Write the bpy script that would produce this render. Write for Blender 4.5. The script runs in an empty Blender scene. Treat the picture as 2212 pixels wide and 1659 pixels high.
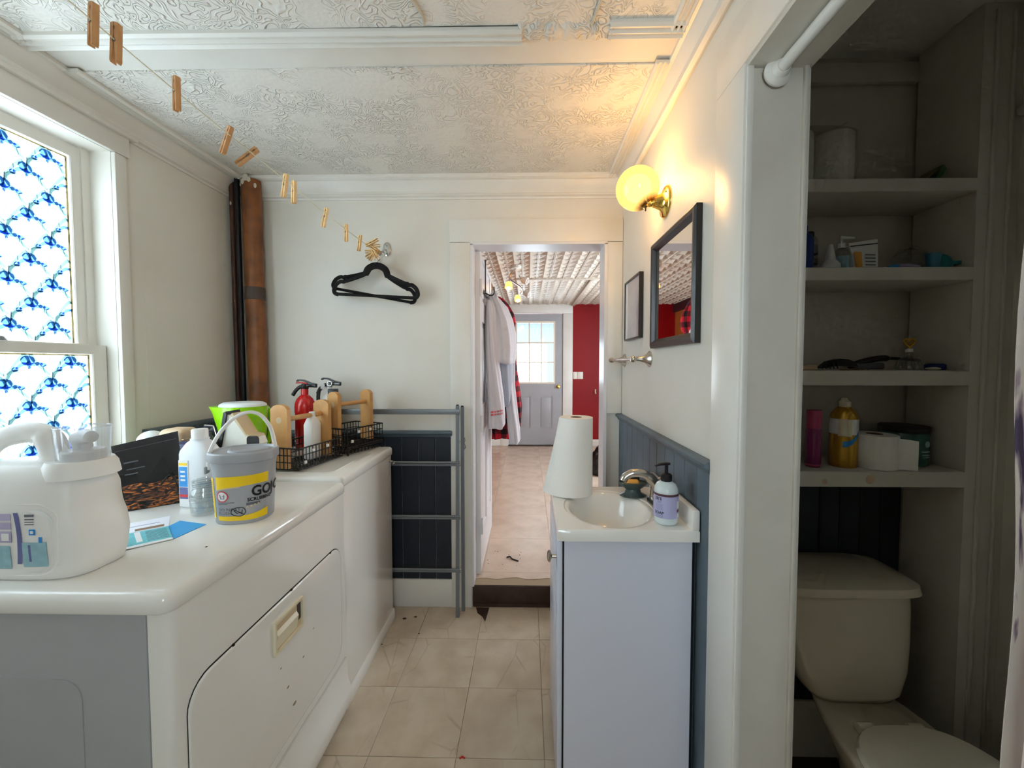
import bpy, bmesh, math, random
from mathutils import Matrix, Vector, Euler
random.seed(7)
scn = bpy.context.scene
COL = scn.collection
PI = math.pi

# ---------------------------------------------------------------- camera
W, H = 2212.0, 1659.0
FPX = 850.0
cam_d = bpy.data.cameras.new('camera')
cam_d.sensor_fit = 'HORIZONTAL'
cam_d.sensor_width = 36.0
cam_d.lens = 36.0 * FPX / W
cam_d.shift_x = -18.0 / W
cam_d.shift_y = -8.9 / W
cam_d.clip_start = 0.02
cam = bpy.data.objects.new('camera', cam_d)
COL.objects.link(cam)
cam.location = (0, 0, 1.36)
cam.rotation_euler = Euler((math.radians(90 - 2.2), 0, math.radians(1.1)), 'XYZ')
scn.camera = cam

# ---------------------------------------------------------------- sky (overcast daylight), exposure
SKY = 12.0
world = bpy.data.worlds.new('world')
scn.world = world
world.use_nodes = True
bg = world.node_tree.nodes['Background']
bg.inputs[0].default_value = (0.80, 0.91, 1.0, 1)
bg.inputs[1].default_value = SKY
vs = scn.view_settings
vs.view_transform = 'Standard'
vs.look = 'None'
vs.exposure = 0.57
vs.gamma = 1.0
vs.use_curve_mapping = False
scn.cycles.use_denoising = True
scn.cycles.use_adaptive_sampling = True
scn.cycles.adaptive_threshold = 0.05
scn.cycles.adaptive_min_samples = 24
scn.cycles.max_bounces = 7
scn.cycles.diffuse_bounces = 4
scn.cycles.glossy_bounces = 3
scn.cycles.transparent_max_bounces = 12
scn.cycles.transmission_bounces = 6
scn.cycles.sample_clamp_indirect = 4.0
scn.cycles.caustics_reflective = False
scn.cycles.caustics_refractive = False

def portal(name, loc, rot, sx, sy):                 # guides the sky's light through a window opening
    l = bpy.data.lights.new(name, 'AREA')
    l.shape = 'RECTANGLE'; l.size = sx; l.size_y = sy
    l.cycles.is_portal = True
    o = bpy.data.objects.new(name, l); COL.objects.link(o)
    o.location = loc; o.rotation_euler = rot
portal('daylight_window_laundry', (-1.80, .98, 1.56), (0, -PI/2, 0), 1.25, 1.1)
portal('daylight_added_window_rear', (0.13, -1.50, 1.55), (PI/2, 0, 0), 0.5, 1.0)
portal('daylight_added_window_far', (1.86, 4.0, 1.45), (0, PI/2, 0), 1.2, 1.3)
portal('daylight_door_far', (0.115, 6.08, 1.54), (-PI/2, 0, 0), 0.6, 0.95)

# ---------------------------------------------------------------- helpers
def s2l(c):
    return tuple((x/12.92 if x <= .04045 else ((x+.055)/1.055)**2.4) for x in c)

MATS = {}
def M(name, col, rough=.5, metal=0., var=None, bump=None, spec=.5, emit=None, trans=0, alpha=1, coat=0, sss=0):
    """col: sRGB. var=(scale, other sRGB, amount); bump=(scale, strength, distance)"""
    m = bpy.data.materials.new(name); m.use_nodes = True
    nt = m.node_tree; b = nt.nodes['Principled BSDF']
    b.inputs['Base Color'].default_value = (*s2l(col), 1)
    b.inputs['Roughness'].default_value = rough
    b.inputs['Metallic'].default_value = metal
    b.inputs['Specular IOR Level'].default_value = spec
    b.inputs['Transmission Weight'].default_value = trans
    b.inputs['Coat Weight'].default_value = coat
    if sss:
        b.inputs['Subsurface Weight'].default_value = sss
        b.inputs['Subsurface Radius'].default_value = (.01, .01, .01)
    if emit:
        b.inputs['Emission Color'].default_value = (*emit[0], 1)
        b.inputs['Emission Strength'].default_value = emit[1]
    if var or bump:
        tc = nt.nodes.new('ShaderNodeTexCoord')
    if var:
        n = nt.nodes.new('ShaderNodeTexNoise'); n.inputs['Scale'].default_value = var[0]; n.inputs['Detail'].default_value = 5
        nt.links.new(tc.outputs['Object'], n.inputs['Vector'])
        r = nt.nodes.new('ShaderNodeMapRange'); r.inputs[1].default_value = .42; r.inputs[2].default_value = .72
        r.inputs[4].default_value = var[2]
        nt.links.new(n.outputs['Fac'], r.inputs[0])
        mx = nt.nodes.new('ShaderNodeMix'); mx.data_type = 'RGBA'
        mx.inputs[6].default_value = (*s2l(col), 1); mx.inputs[7].default_value = (*s2l(var[1]), 1)
        nt.links.new(r.outputs[0], mx.inputs[0]); nt.links.new(mx.outputs[2], b.inputs['Base Color'])
    if bump:
        n = nt.nodes.new('ShaderNodeTexNoise'); n.inputs['Scale'].default_value = bump[0]; n.inputs['Detail'].default_value = 4
        nt.links.new(tc.outputs['Object'], n.inputs['Vector'])
        bp = nt.nodes.new('ShaderNodeBump'); bp.inputs['Strength'].default_value = bump[1]; bp.inputs['Distance'].default_value = bump[2]
        nt.links.new(n.outputs['Fac'], bp.inputs['Height']); nt.links.new(bp.outputs[0], b.inputs['Normal'])
    MATS[name] = m
    return m

def glass_mat(name, tint=(1, 1, 1), refl=.08, rough=.02, transl=None, frac=0.0):
    """thin sheet: lets light straight through (tinted), scatters a share, mirrors a little"""
    m = bpy.data.materials.new(name); m.use_nodes = True
    nt = m.node_tree; nt.nodes.clear()
    out = nt.nodes.new('ShaderNodeOutputMaterial')
    t = nt.nodes.new('ShaderNodeBsdfTransparent'); t.inputs[0].default_value = (*tint, 1)
    cur = t.outputs[0]
    if transl:
        d = nt.nodes.new('ShaderNodeBsdfTranslucent'); d.inputs[0].default_value = (*transl, 1)
        mx = nt.nodes.new('ShaderNodeMixShader'); mx.inputs[0].default_value = frac
        nt.links.new(cur, mx.inputs[1]); nt.links.new(d.outputs[0], mx.inputs[2]); cur = mx.outputs[0]
    g = nt.nodes.new('ShaderNodeBsdfGlossy'); g.inputs['Roughness'].default_value = rough
    mx = nt.nodes.new('ShaderNodeMixShader'); mx.inputs[0].default_value = refl
    nt.links.new(cur, mx.inputs[1]); nt.links.new(g.outputs[0], mx.inputs[2])
    nt.links.new(mx.outputs[0], out.inputs[0])
    MATS[name] = m
    return m

class B:
    """collects shapes in one bmesh, then links them as ONE mesh object"""
    def __init__(s): s.bm = bmesh.new()
    def _add(s, vs, fs):
        v = [s.bm.verts.new(p) for p in vs]
        for f in fs:
            try: s.bm.faces.new([v[i] for i in f])
            except ValueError: pass
        return v
    def box(s, x0, x1, y0, y1, z0, z1, bev=0, seg=2):
        t = bmesh.new()
        bmesh.ops.create_cube(t, size=1)
        for v in t.verts:
            v.co = Vector(((x0+x1)/2 + v.co.x*(x1-x0), (y0+y1)/2 + v.co.y*(y1-y0), (z0+z1)/2 + v.co.z*(z1-z0)))
        if bev: bmesh.ops.bevel(t, geom=t.edges[:], offset=bev, segments=seg, profile=.5, affect='EDGES')
        s.merge(t); return s
    def merge(s, t):
        me = bpy.data.meshes.new('tmp'); t.to_mesh(me); t.free(); s.bm.from_mesh(me); bpy.data.meshes.remove(me)
    def cyl(s, p0, p1, r0, r1=None, n=20, cap=True):
        r1 = r0 if r1 is None else r1
        return s.tube([p0, p1], [r0, r1], n, cap)
    def tube(s, pts, r, n=10, cap=True, closed=False, flat=1.0):
        pts = [Vector(p) for p in pts]; k = len(pts)
        rr = r if isinstance(r, (list, tuple)) else [r]*k
        rings = []; up = None
        for i, p in enumerate(pts):
            if closed: d = pts[(i+1) % k] - pts[i-1]
            else: d = pts[min(i+1, k-1)] - pts[max(i-1, 0)]
            d.normalize()
            if up is None:
                up = Vector((0, 0, 1)) if abs(d.z) < .9 else Vector((0, 1, 0))
            a = d.cross(up)
            if a.length < 1e-5: a = d.orthogonal()
            a.normalize(); bb = a.cross(d).normalized(); up = bb
            rings.append([s.bm.verts.new(p + a*math.cos(2*PI*j/n)*rr[i] + bb*math.sin(2*PI*j/n)*rr[i]*flat) for j in range(n)])
        m = k if closed else k-1
        for i in range(m):
            A, Bq = rings[i], rings[(i+1) % k]
            for j in range(n):
                s.bm.faces.new((A[j], A[(j+1) % n], Bq[(j+1) % n], Bq[j]))
        if cap and not closed:
            s.bm.faces.new(rings[0][::-1]); s.bm.faces.new(rings[-1])
        return s
    def loft(s, rings, cap0=True, cap1=True, close=True):
        R = [[s.bm.verts.new(p) for p in r] for r in rings]; n = len(R[0])
        for i in range(len(R)-1):
            for j in range(n if close else n-1):
                s.bm.faces.new((R[i][j], R[i][(j+1) % n], R[i+1][(j+1) % n], R[i+1][j]))
        if cap0: s.bm.faces.new(R[0][::-1])
        if cap1: s.bm.faces.new(R[-1])
        return s
    def lathe(s, prof, c=(0, 0, 0), n=28, sx=1, sy=1, rot=0, cap0=True, cap1=True):
        """prof: (radius, z) going up"""
        rings = []
        for r, z in prof:
            ring = []
            for j in range(n):
                a = 2*PI*j/n; x, y = r*sx*math.cos(a), r*sy*math.sin(a)
                ring.append((c[0]+x*math.cos(rot)-y*math.sin(rot), c[1]+x*math.sin(rot)+y*math.cos(rot), c[2]+z))
            rings.append(ring)
        return s.loft(rings, cap0, cap1)
    def lathe_axis(s, prof, c, axis, n=24):
        """prof (radius, t along axis)"""
        d = Vector(axis).normalized(); a = d.orthogonal().normalized(); b = d.cross(a)
        return s.loft([[tuple(Vector(c)+d*t+a*r*math.cos(2*PI*j/n)+b*r*math.sin(2*PI*j/n)) for j in range(n)] for r, t in prof])
    def sphere(s, c, r, n=20, m=12, sx=1, sy=1, sz=1):
        return s.lathe([(max(r*math.sin(PI*i/m), 1e-4), -r*sz*math.cos(PI*i/m)) for i in range(m+1)], c, n, sx, sy)
    def prism(s, poly, a0, a1, axis='z'):
        """poly: 2D outline; extruded a0..a1 along axis. z:(x,y) y:(x,z) x:(y,z)"""
        f = {'z': lambda p, a: (p[0], p[1], a), 'y': lambda p, a: (p[0], a, p[1]), 'x': lambda p, a: (a, p[0], p[1])}[axis]
        return s.loft([[f(p, a0) for p in poly], [f(p, a1) for p in poly]])
    def patch(s, fn, nu, nv):
        """open grid: fn(u, v) with u, v in 0..1"""
        V = [[s.bm.verts.new(fn(i/nu, j/nv)) for j in range(nv+1)] for i in range(nu+1)]
        for i in range(nu):
            for j in range(nv):
                s.bm.faces.new((V[i][j], V[i+1][j], V[i+1][j+1], V[i][j+1]))
        return s
    def poly(s, pts):
        s.bm.faces.new([s.bm.verts.new(p) for p in pts]); return s
    def mesh(s, name, mats, angle=35, solid=0):
        bm = s.bm
        bmesh.ops.recalc_face_normals(bm, faces=bm.faces[:])
        me = bpy.data.meshes.new(name); bm.to_mesh(me); bm.free()
        for m in (mats if isinstance(mats, (list, tuple)) else [mats]): me.materials.append(MATS[m] if isinstance(m, str) else m)
        if angle:
            me.polygons.foreach_set('use_smooth', [True]*len(me.polygons))
            me.set_sharp_from_angle(angle=math.radians(angle))
        me.update()
        return me
    def build(s, name, mat, parent=None, angle=35, label=None, kind=None):
        """world coordinates in; stored relative to the parent"""
        me = s.mesh(name, mat, angle)
        o = bpy.data.objects.new(name, me); COL.objects.link(o)
        if parent is not None:
            o.parent = parent
            me.transform(world_of(parent).inverted())
        if label: o['label'] = label
        if kind: o['kind'] = kind
        return o

def world_of(o):
    m = Matrix.LocRotScale(o.location, o.rotation_euler, o.scale)
    return world_of(o.parent) @ m if o.parent else m

def thing(name, label, cat, loc=(0, 0, 0), rz=0, group=None):
    o = bpy.data.objects.new(name, None); COL.objects.link(o)
    o.empty_display_size = .05
    o.location = loc; o.rotation_euler = (0, 0, rz)
    o['label'] = label; o['category'] = cat
    if group: o['group'] = group
    return o
def tag(o, label, cat, group=None):
    o['label'] = label; o['category'] = cat
    if group: o['group'] = group
    return o
def struct(o, label=None):
    o['kind'] = 'structure'
    if label: o['label'] = label
    return o
def local(t):
    """B whose shapes are given in the thing's own frame"""
    return t
class LB(B):
    """like B but shapes are given in the parent's local frame"""
    def build(s, name, mat, parent, angle=35, label=None, kind=None):
        me = s.mesh(name, mat, angle)
        o = bpy.data.objects.new(name, me); COL.objects.link(o); o.parent = parent
        if label: o['label'] = label
        if kind: o['kind'] = kind
        return o
def copy_tree(o, parent=None):
    c = o.copy(); COL.objects.link(c); c.parent = parent
    for ch in list(o.children): copy_tree(ch, c)
    return c
def arc(c, r, a0, a1, n, plane='xz'):
    out = []
    for i in range(n+1):
        a = math.radians(a0+(a1-a0)*i/n); x, y = r*math.cos(a), r*math.sin(a)
        out.append({'xz': (c[0]+x, c[1], c[2]+y), 'yz': (c[0], c[1]+x, c[2]+y), 'xy': (c[0]+x, c[1]+y, c[2])}[plane])
    return out
def spline(pts, n=6):
    """Catmull-Rom through the points"""
    P = [Vector(p) for p in pts]; P = [P[0]*2-P[1]] + P + [P[-1]*2-P[-2]]
    out = []
    for i in range(1, len(P)-2):
        for k in range(n):
            t = k/n
            out.append(.5*((2*P[i]) + (P[i+1]-P[i-1])*t + (2*P[i-1]-5*P[i]+4*P[i+1]-P[i+2])*t*t + (3*P[i]-P[i-1]-3*P[i+1]+P[i+2])*t**3))
    out.append(P[-2]); return [tuple(p) for p in out]
def rrect(x0, x1, y0, y1, r, n=5):
    out = []
    for cx, cy, a in ((x1-r, y0+r, -90), (x1-r, y1-r, 0), (x0+r, y1-r, 90), (x0+r, y0+r, 180)):
        for i in range(n+1):
            t = math.radians(a+90*i/n); out.append((cx+r*math.cos(t), cy+r*math.sin(t)))
    return out
_txt = {}
def text2d(s, size, bold=0.0):
    """outline of a word: list of 2D verts, list of faces; origin at the left of the baseline"""
    c = bpy.data.curves.new('t', 'FONT'); c.body = s; c.size = size; c.offset = bold; c.resolution_u = 3
    o = bpy.data.objects.new('t', c); COL.objects.link(o)
    dg = bpy.context.evaluated_depsgraph_get()
    me = bpy.data.meshes.new_from_object(o.evaluated_get(dg))
    v = [(p.co.x, p.co.y) for p in me.vertices]; f = [tuple(p.vertices) for p in me.polygons]
    bpy.data.meshes.remove(me); bpy.data.objects.remove(o); bpy.data.curves.remove(c)
    return v, f
def wall_grid(name, mat, axis, a0, a1, us, vs_, holes, parent=None):
    """a slab a0..a1 thick along axis ('x' or 'y'), cells between us and vs_, minus the holes (i, j); one closed shell"""
    b = B(); V = {}
    def v(i, j, k):
        if (i, j, k) not in V:
            a = (a0, a1)[k]
            V[(i, j, k)] = b.bm.verts.new((a, us[i], vs_[j]) if axis == 'x' else (us[i], a, vs_[j]) if axis == 'y' else (us[i], vs_[j], a))
        return V[(i, j, k)]
    nu, nv = len(us)-1, len(vs_)-1
    full = {(i, j) for i in range(nu) for j in range(nv)} - set(holes)
    for (i, j) in full:
        for k in (0, 1): b.bm.faces.new((v(i, j, k), v(i+1, j, k), v(i+1, j+1, k), v(i, j+1, k)))
        for di, dj, e in ((-1, 0, ((i, j), (i, j+1))), (1, 0, ((i+1, j), (i+1, j+1))), (0, -1, ((i, j), (i+1, j))), (0, 1, ((i, j+1), (i+1, j+1)))):
            if (i+di, j+dj) not in full:
                (p, q) = e; b.bm.faces.new((v(*p, 0), v(*q, 0), v(*q, 1), v(*p, 1)))
    return b.build(name, mat, parent, angle=0)

# ---------------------------------------------------------------- materials
M('wall_paint', (.90, .885, .845), .45, var=(3, (.86, .835, .78), .5), bump=(60, .12, .004))
M('trim_paint', (.91, .90, .87), .35, var=(5, (.86, .83, .77), .4), bump=(40, .1, .002))
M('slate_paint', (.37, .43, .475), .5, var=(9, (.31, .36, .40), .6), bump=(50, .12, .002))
M('navy_shaded_slate', (.13, .165, .21), .5, var=(9, (.10, .125, .165), .6), bump=(50, .12, .002))  # alcove navy, and back wall slate with shade put into the colour
M('joint_dark', (.12, .14, .16), .8)
M('alcove_paint', (.85, .825, .775), .55, var=(6, (.79, .76, .71), .6), bump=(45, .15, .003))
M('grout', (.66, .585, .48), .8)
M('far_floor', (.86, .77, .69), .25, var=(7, (.745, .65, .565), .6), bump=(80, .05, .001))
M('threshold', (.27, .19, .155), .55, var=(20, (.18, .12, .10), .7), bump=(50, .3, .002))
M('red_paint', (.57, .0, .025), .5, var=(4, (.50, .0, .025), .5), spec=.25)
M('maroon_paint', (.22, .07, .09), .5)
M('orange_wood', (.66, .36, .13), .45, var=(6, (.52, .27, .09), .7))
M('tin_paint', (.84, .80, .74), .5, var=(9, (.80, .74, .66), .5))
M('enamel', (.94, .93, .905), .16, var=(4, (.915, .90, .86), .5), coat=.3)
M('enamel_shaded', (.66, .665, .67), .4, var=(4, (.62, .62, .62), .5))  # greyer enamel: weaker light on the dryer's side put into the colour
M('cream_plastic', (.90, .86, .75), .4)
M('dark_gap', (.05, .045, .04), .8)
M('white_plastic', (.93, .925, .91), .4, sss=.15)
M('jug_plastic', (.95, .94, .92), .42, sss=.3)
M('clear_plastic', (.95, .95, .95), .1)
M('grey_plastic', (.66, .665, .68), .38)
M('yellow_print', (.96, .80, .02), .4)
M('black_print', (.06, .06, .07), .5)
M('grey_print', (.40, .41, .44), .5)
M('cup_blue', (.22, .50, .62), .3)
M('deck_grey', (.60, .60, .60), .6)
M('white_print', (.93, .93, .93), .5)
M('red_print', (.83, .20, .22), .5)
M('teal_print', (.36, .72, .76), .5, var=(60, (.50, .80, .83), .6))
M('pale_teal_print', (.56, .72, .76), .5, var=(70, (.66, .80, .83), .7))
M('blue_print', (.16, .56, .85), .5)
M('navy_print', (.38, .40, .60), .5)
M('lilac_print', (.70, .66, .78), .5)
M('cyan_paper', (.20, .60, .84), .5, var=(30, (.27, .65, .87), .5))
M('paper', (.93, .93, .95), .6)
M('green_plastic', (.62, .90, .04), .25, coat=.3)
M('lid_white', (.94, .96, .96), .3)
M('caddy_wood', (.82, .62, .38), .5, var=(14, (.74, .52, .29), .7), bump=(60, .1, .001))
M('pin_wood', (.78, .58, .38), .6, var=(30, (.66, .46, .28), .7))
M('pin_wood_pale', (.88, .73, .51), .6, var=(30, (.80, .63, .40), .7))
M('black_wire', (.04, .04, .045), .4)
M('black_plastic', (.06, .06, .065), .4)
M('black_velvet', (.035, .033, .04), .9)
M('ext_red', (.78, .03, .07), .25, coat=.4)
M('steel', (.80, .79, .77), .22, 1.)
M('dull_steel', (.55, .55, .55), .4, .9)
M('nickel', (.76, .73, .69), .24, 1.)
M('brass', (.95, .80, .42), .16, 1.)
M('gold', (.85, .66, .25), .3, .9)
M('rack_grey', (.49, .51, .53), .4, .3)
M('copper_pipe', (.53, .32, .16), .45, .2, var=(10, (.32, .19, .10), .9), bump=(30, .2, .002))
M('copper_dark', (.33, .20, .14), .5, .2, var=(10, (.20, .13, .10), .9))
M('black_pipe', (.09, .085, .10), .5)
M('rubber_band', (.27, .22, .19), .6)
M('white_flake', (.80, .78, .72), .7)
M('cord', (.88, .85, .74), .7)
M('mirror_glass', (.93, .93, .93), .0, 1.)
M('dark_frame', (.085, .07, .075), .38, coat=.2)
M('art_print', (.72, .70, .72), .08, var=(5, (.84, .82, .82), .7))
M('vanity_white', (.875, .885, .94), .28)
M('sink_cream', (.965, .95, .92), .12, coat=.5)
M('towel_paper', (.97, .955, .925), .9, bump=(120, .5, .002))
M('cardboard', (.52, .40, .30), .8)
M('soap_body', (.84, .88, .88), .2, sss=.2)
M('lavender', (.72, .71, .86), .4)
M('plum_print', (.36, .22, .27), .5)
M('pump_black', (.075, .07, .11), .35)
M('sponge_dark', (.16, .20, .19), .85, bump=(150, .8, .003))
M('dish_green', (.27, .34, .33), .35)
M('soap_orange', (.92, .66, .28), .45)
M('toilet_bone', (.87, .82, .735), .14, coat=.4)
M('floor_brown', (.20, .15, .11), .6)
M('tissue', (.96, .945, .91), .7, bump=(25, .5, .01))
M('pink_plastic', (.74, .27, .43), .3)
M('magenta_liquid', (.55, .18, .42), .15, coat=.3)
M('can_gold', (.80, .62, .22), .3, .6)
M('candle_teal', (.22, .42, .40), .2, coat=.4)
M('jar_lid_dark', (.12, .12, .11), .4)
M('deep_blue', (.11, .21, .50), .35)
M('teal_plastic', (.05, .50, .52), .4)
M('leaf_green', (.25, .42, .20), .5)
M('olive', (.52, .48, .34), .6)
M('grey_door', (.66, .66, .675), .4, var=(5, (.61, .61, .63), .5))
M('door_white', (.90, .895, .90), .3)
M('muntin', (.93, .88, .80), .5)
M('jacket', (.85, .84, .86), .85, bump=(30, .3, .01))
M('jacket_fleece', (.66, .68, .73), .95, bump=(120, .5, .004))
M('bag_black', (.08, .085, .10), .3, bump=(18, .9, .03))
M('switch', (.93, .91, .86), .4)
M('lamp_white', (.88, .86, .83), .4)
M('porch_blue', (.80, .88, .89), .6)
M('porch_white', (.86, .90, .92), .6)
M('debris', (.16, .12, .10), .8)
M('red_bit', (.75, .15, .12), .6)
M('blue_box', (.08, .14, .34), .4)
M('beige_box', (.86, .76, .62), .5, var=(4, (.78, .62, .52), .6))
M('vac_cream', (.91, .90, .85), .35)
M('tan_plastic', (.82, .73, .58), .4)
M('liquid', (.80, .85, .90), .2, sss=.2)
M('bottle_hdpe', (.92, .93, .94), .4, sss=.3)
M('bulb_warm', (1, .8, .5), .4, emit=((1, .60, .22), 14))
M('glow_amber', (1, .62, .2), .3, emit=((1, .42, .08), 2.2))
glass_mat('pane_glass', (.97, .98, .98), .07)
glass_mat('clear_sheet', (.93, .94, .94), .13, .05)
glass_mat('wrap_film', (.95, .95, .93), .07, .25, (.85, .84, .80), .12)
glass_mat('cap_plastic', (.90, .91, .93), .12, .10, (.92, .93, .94), .14)
glass_mat('jar_glass', (.90, .92, .92), .16, .04)
glass_mat('film', (.84, .85, .84), .03, .2, (.86, .87, .85), .40)
glass_mat('film_blue', (.060, .130, .36), .0, .3, (.060, .130, .36), .4)
glass_mat('film_sky', (.050, .120, .33), .0, .3, (.050, .120, .33), .4)
glass_mat('film_teal', (.095, .165, .165), .0, .3, (.095, .165, .165), .4)
glass_mat('film_stem', (.115, .12, .175), .0, .3, (.115, .12, .175), .4)
glass_mat('film_edge', (0.291, 0.257, 0.172), .0, .3, (0.291, 0.257, 0.172), .5)
glass_mat('opal', (1, .78, .48), .04, .08, (.14, .095, .045), .60)

def plaster():
    m = bpy.data.materials.new('swirl_plaster'); m.use_nodes = True
    nt = m.node_tree; b = nt.nodes['Principled BSDF']; L = nt.links
    b.inputs['Base Color'].default_value = (*s2l((.90, .885, .85)), 1); b.inputs['Roughness'].default_value = .5
    tc = nt.nodes.new('ShaderNodeTexCoord')
    n1 = nt.nodes.new('ShaderNodeTexNoise'); n1.inputs['Scale'].default_value = 13; n1.inputs['Detail'].default_value = 1.0; n1.inputs['Distortion'].default_value = 1.6
    L.new(tc.outputs['Object'], n1.inputs['Vector'])
    mu = nt.nodes.new('ShaderNodeMath'); mu.operation = 'MULTIPLY'; mu.inputs[1].default_value = 9
    L.new(n1.outputs['Fac'], mu.inputs[0])
    pp = nt.nodes.new('ShaderNodeMath'); pp.operation = 'PINGPONG'; pp.inputs[1].default_value = .5
    L.new(mu.outputs[0], pp.inputs[0])
    pw = nt.nodes.new('ShaderNodeMapRange'); pw.inputs[1].default_value = .25; pw.inputs[2].default_value = .5
    pw.interpolation_type = 'SMOOTHSTEP'
    L.new(pp.outputs[0], pw.inputs[0])
    n2 = nt.nodes.new('ShaderNodeTexNoise'); n2.inputs['Scale'].default_value = 6; n2.inputs['Detail'].default_value = 2
    L.new(tc.outputs['Object'], n2.inputs['Vector'])
    mask = nt.nodes.new('ShaderNodeMapRange'); mask.inputs[1].default_value = .40; mask.inputs[2].default_value = .58
    L.new(n2.outputs['Fac'], mask.inputs[0])
    mm = nt.nodes.new('ShaderNodeMath'); mm.operation = 'MULTIPLY'
    L.new(pw.outputs[0], mm.inputs[0]); L.new(mask.outputs[0], mm.inputs[1])
    n3 = nt.nodes.new('ShaderNodeTexNoise'); n3.inputs['Scale'].default_value = 60; n3.inputs['Detail'].default_value = 3
    L.new(tc.outputs['Object'], n3.inputs['Vector'])
    ad = nt.nodes.new('ShaderNodeMath'); ad.operation = 'MULTIPLY_ADD'; ad.inputs[1].default_value = .25
    L.new(n3.outputs['Fac'], ad.inputs[0]); L.new(mm.outputs[0], ad.inputs[2])
    bp = nt.nodes.new('ShaderNodeBump'); bp.inputs['Strength'].default_value = .7; bp.inputs['Distance'].default_value = .009
    L.new(ad.outputs[0], bp.inputs['Height']); L.new(bp.outputs[0], b.inputs['Normal'])
    MATS['swirl_plaster'] = m
plaster()

def vinyl():
    m = bpy.data.materials.new('vinyl_tile'); m.use_nodes = True
    nt = m.node_tree; b = nt.nodes['Principled BSDF']; L = nt.links
    b.inputs['Roughness'].default_value = .38
    tc = nt.nodes.new('ShaderNodeTexCoord')
    oi = nt.nodes.new('ShaderNodeObjectInfo')
    n = nt.nodes.new('ShaderNodeTexNoise'); n.noise_dimensions = '4D'; n.inputs['Scale'].default_value = 9; n.inputs['Detail'].default_value = 6
    L.new(tc.outputs['Object'], n.inputs['Vector'])
    mw = nt.nodes.new('ShaderNodeMath'); mw.operation = 'MULTIPLY'; mw.inputs[1].default_value = 40
    L.new(oi.outputs['Random'], mw.inputs[0]); L.new(mw.outputs[0], n.inputs['W'])
    cr = nt.nodes.new('ShaderNodeValToRGB')
    cr.color_ramp.elements[0].position = .3; cr.color_ramp.elements[0].color = (*s2l((.76, .685, .59)), 1)
    cr.color_ramp.elements[1].position = .62; cr.color_ramp.elements[1].color = (*s2l((.835, .775, .69)), 1)
    L.new(n.outputs['Fac'], cr.inputs[0])
    # diagonal embossed marks of the sheet's slate pattern
    vo = nt.nodes.new('ShaderNodeTexVoronoi'); vo.feature = 'DISTANCE_TO_EDGE'; vo.distance = 'MANHATTAN' if False else 'EUCLIDEAN'
    vo.inputs['Scale'].default_value = 5.5
    mp = nt.nodes.new('ShaderNodeMapping'); mp.inputs['Rotation'].default_value = (0, 0, .78); mp.inputs['Scale'].default_value = (1, .55, 1)
    L.new(tc.outputs['Object'], mp.inputs['Vector'])
    av = nt.nodes.new('ShaderNodeVectorMath'); av.operation = 'ADD'
    cb = nt.nodes.new('ShaderNodeCombineXYZ'); L.new(mw.outputs[0], cb.inputs[0]); L.new(mw.outputs[0], cb.inputs[1])
    L.new(mp.outputs[0], av.inputs[0]); L.new(cb.outputs[0], av.inputs[1]); L.new(av.outputs[0], vo.inputs['Vector'])
    rg = nt.nodes.new('ShaderNodeMapRange'); rg.inputs[1].default_value = 0; rg.inputs[2].default_value = .02; rg.inputs[3].default_value = .45; rg.inputs[4].default_value = 0
    L.new(vo.outputs['Distance'], rg.inputs[0])
    n2 = nt.nodes.new('ShaderNodeTexNoise'); n2.inputs['Scale'].default_value = 7
    L.new(av.outputs[0], n2.inputs['Vector'])
    mk = nt.nodes.new('ShaderNodeMapRange'); mk.inputs[1].default_value = .47; mk.inputs[2].default_value = .62
    L.new(n2.outputs['Fac'], mk.inputs[0])
    ml = nt.nodes.new('ShaderNodeMath'); ml.operation = 'MULTIPLY'; L.new(rg.outputs[0], ml.inputs[0]); L.new(mk.outputs[0], ml.inputs[1])
    mx = nt.nodes.new('ShaderNodeMix'); mx.data_type = 'RGBA'; mx.inputs[7].default_value = (*s2l((.58, .50, .38)), 1)
    L.new(cr.outputs[0], mx.inputs[6]); L.new(ml.outputs[0], mx.inputs[0]); L.new(mx.outputs[2], b.inputs['Base Color'])
    bp = nt.nodes.new('ShaderNodeBump'); bp.inputs['Strength'].default_value = .15; bp.inputs['Distance'].default_value = .002
    L.new(n.outputs['Fac'], bp.inputs['Height']); L.new(bp.outputs[0], b.inputs['Normal'])
    MATS['vinyl_tile'] = m
vinyl()

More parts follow.
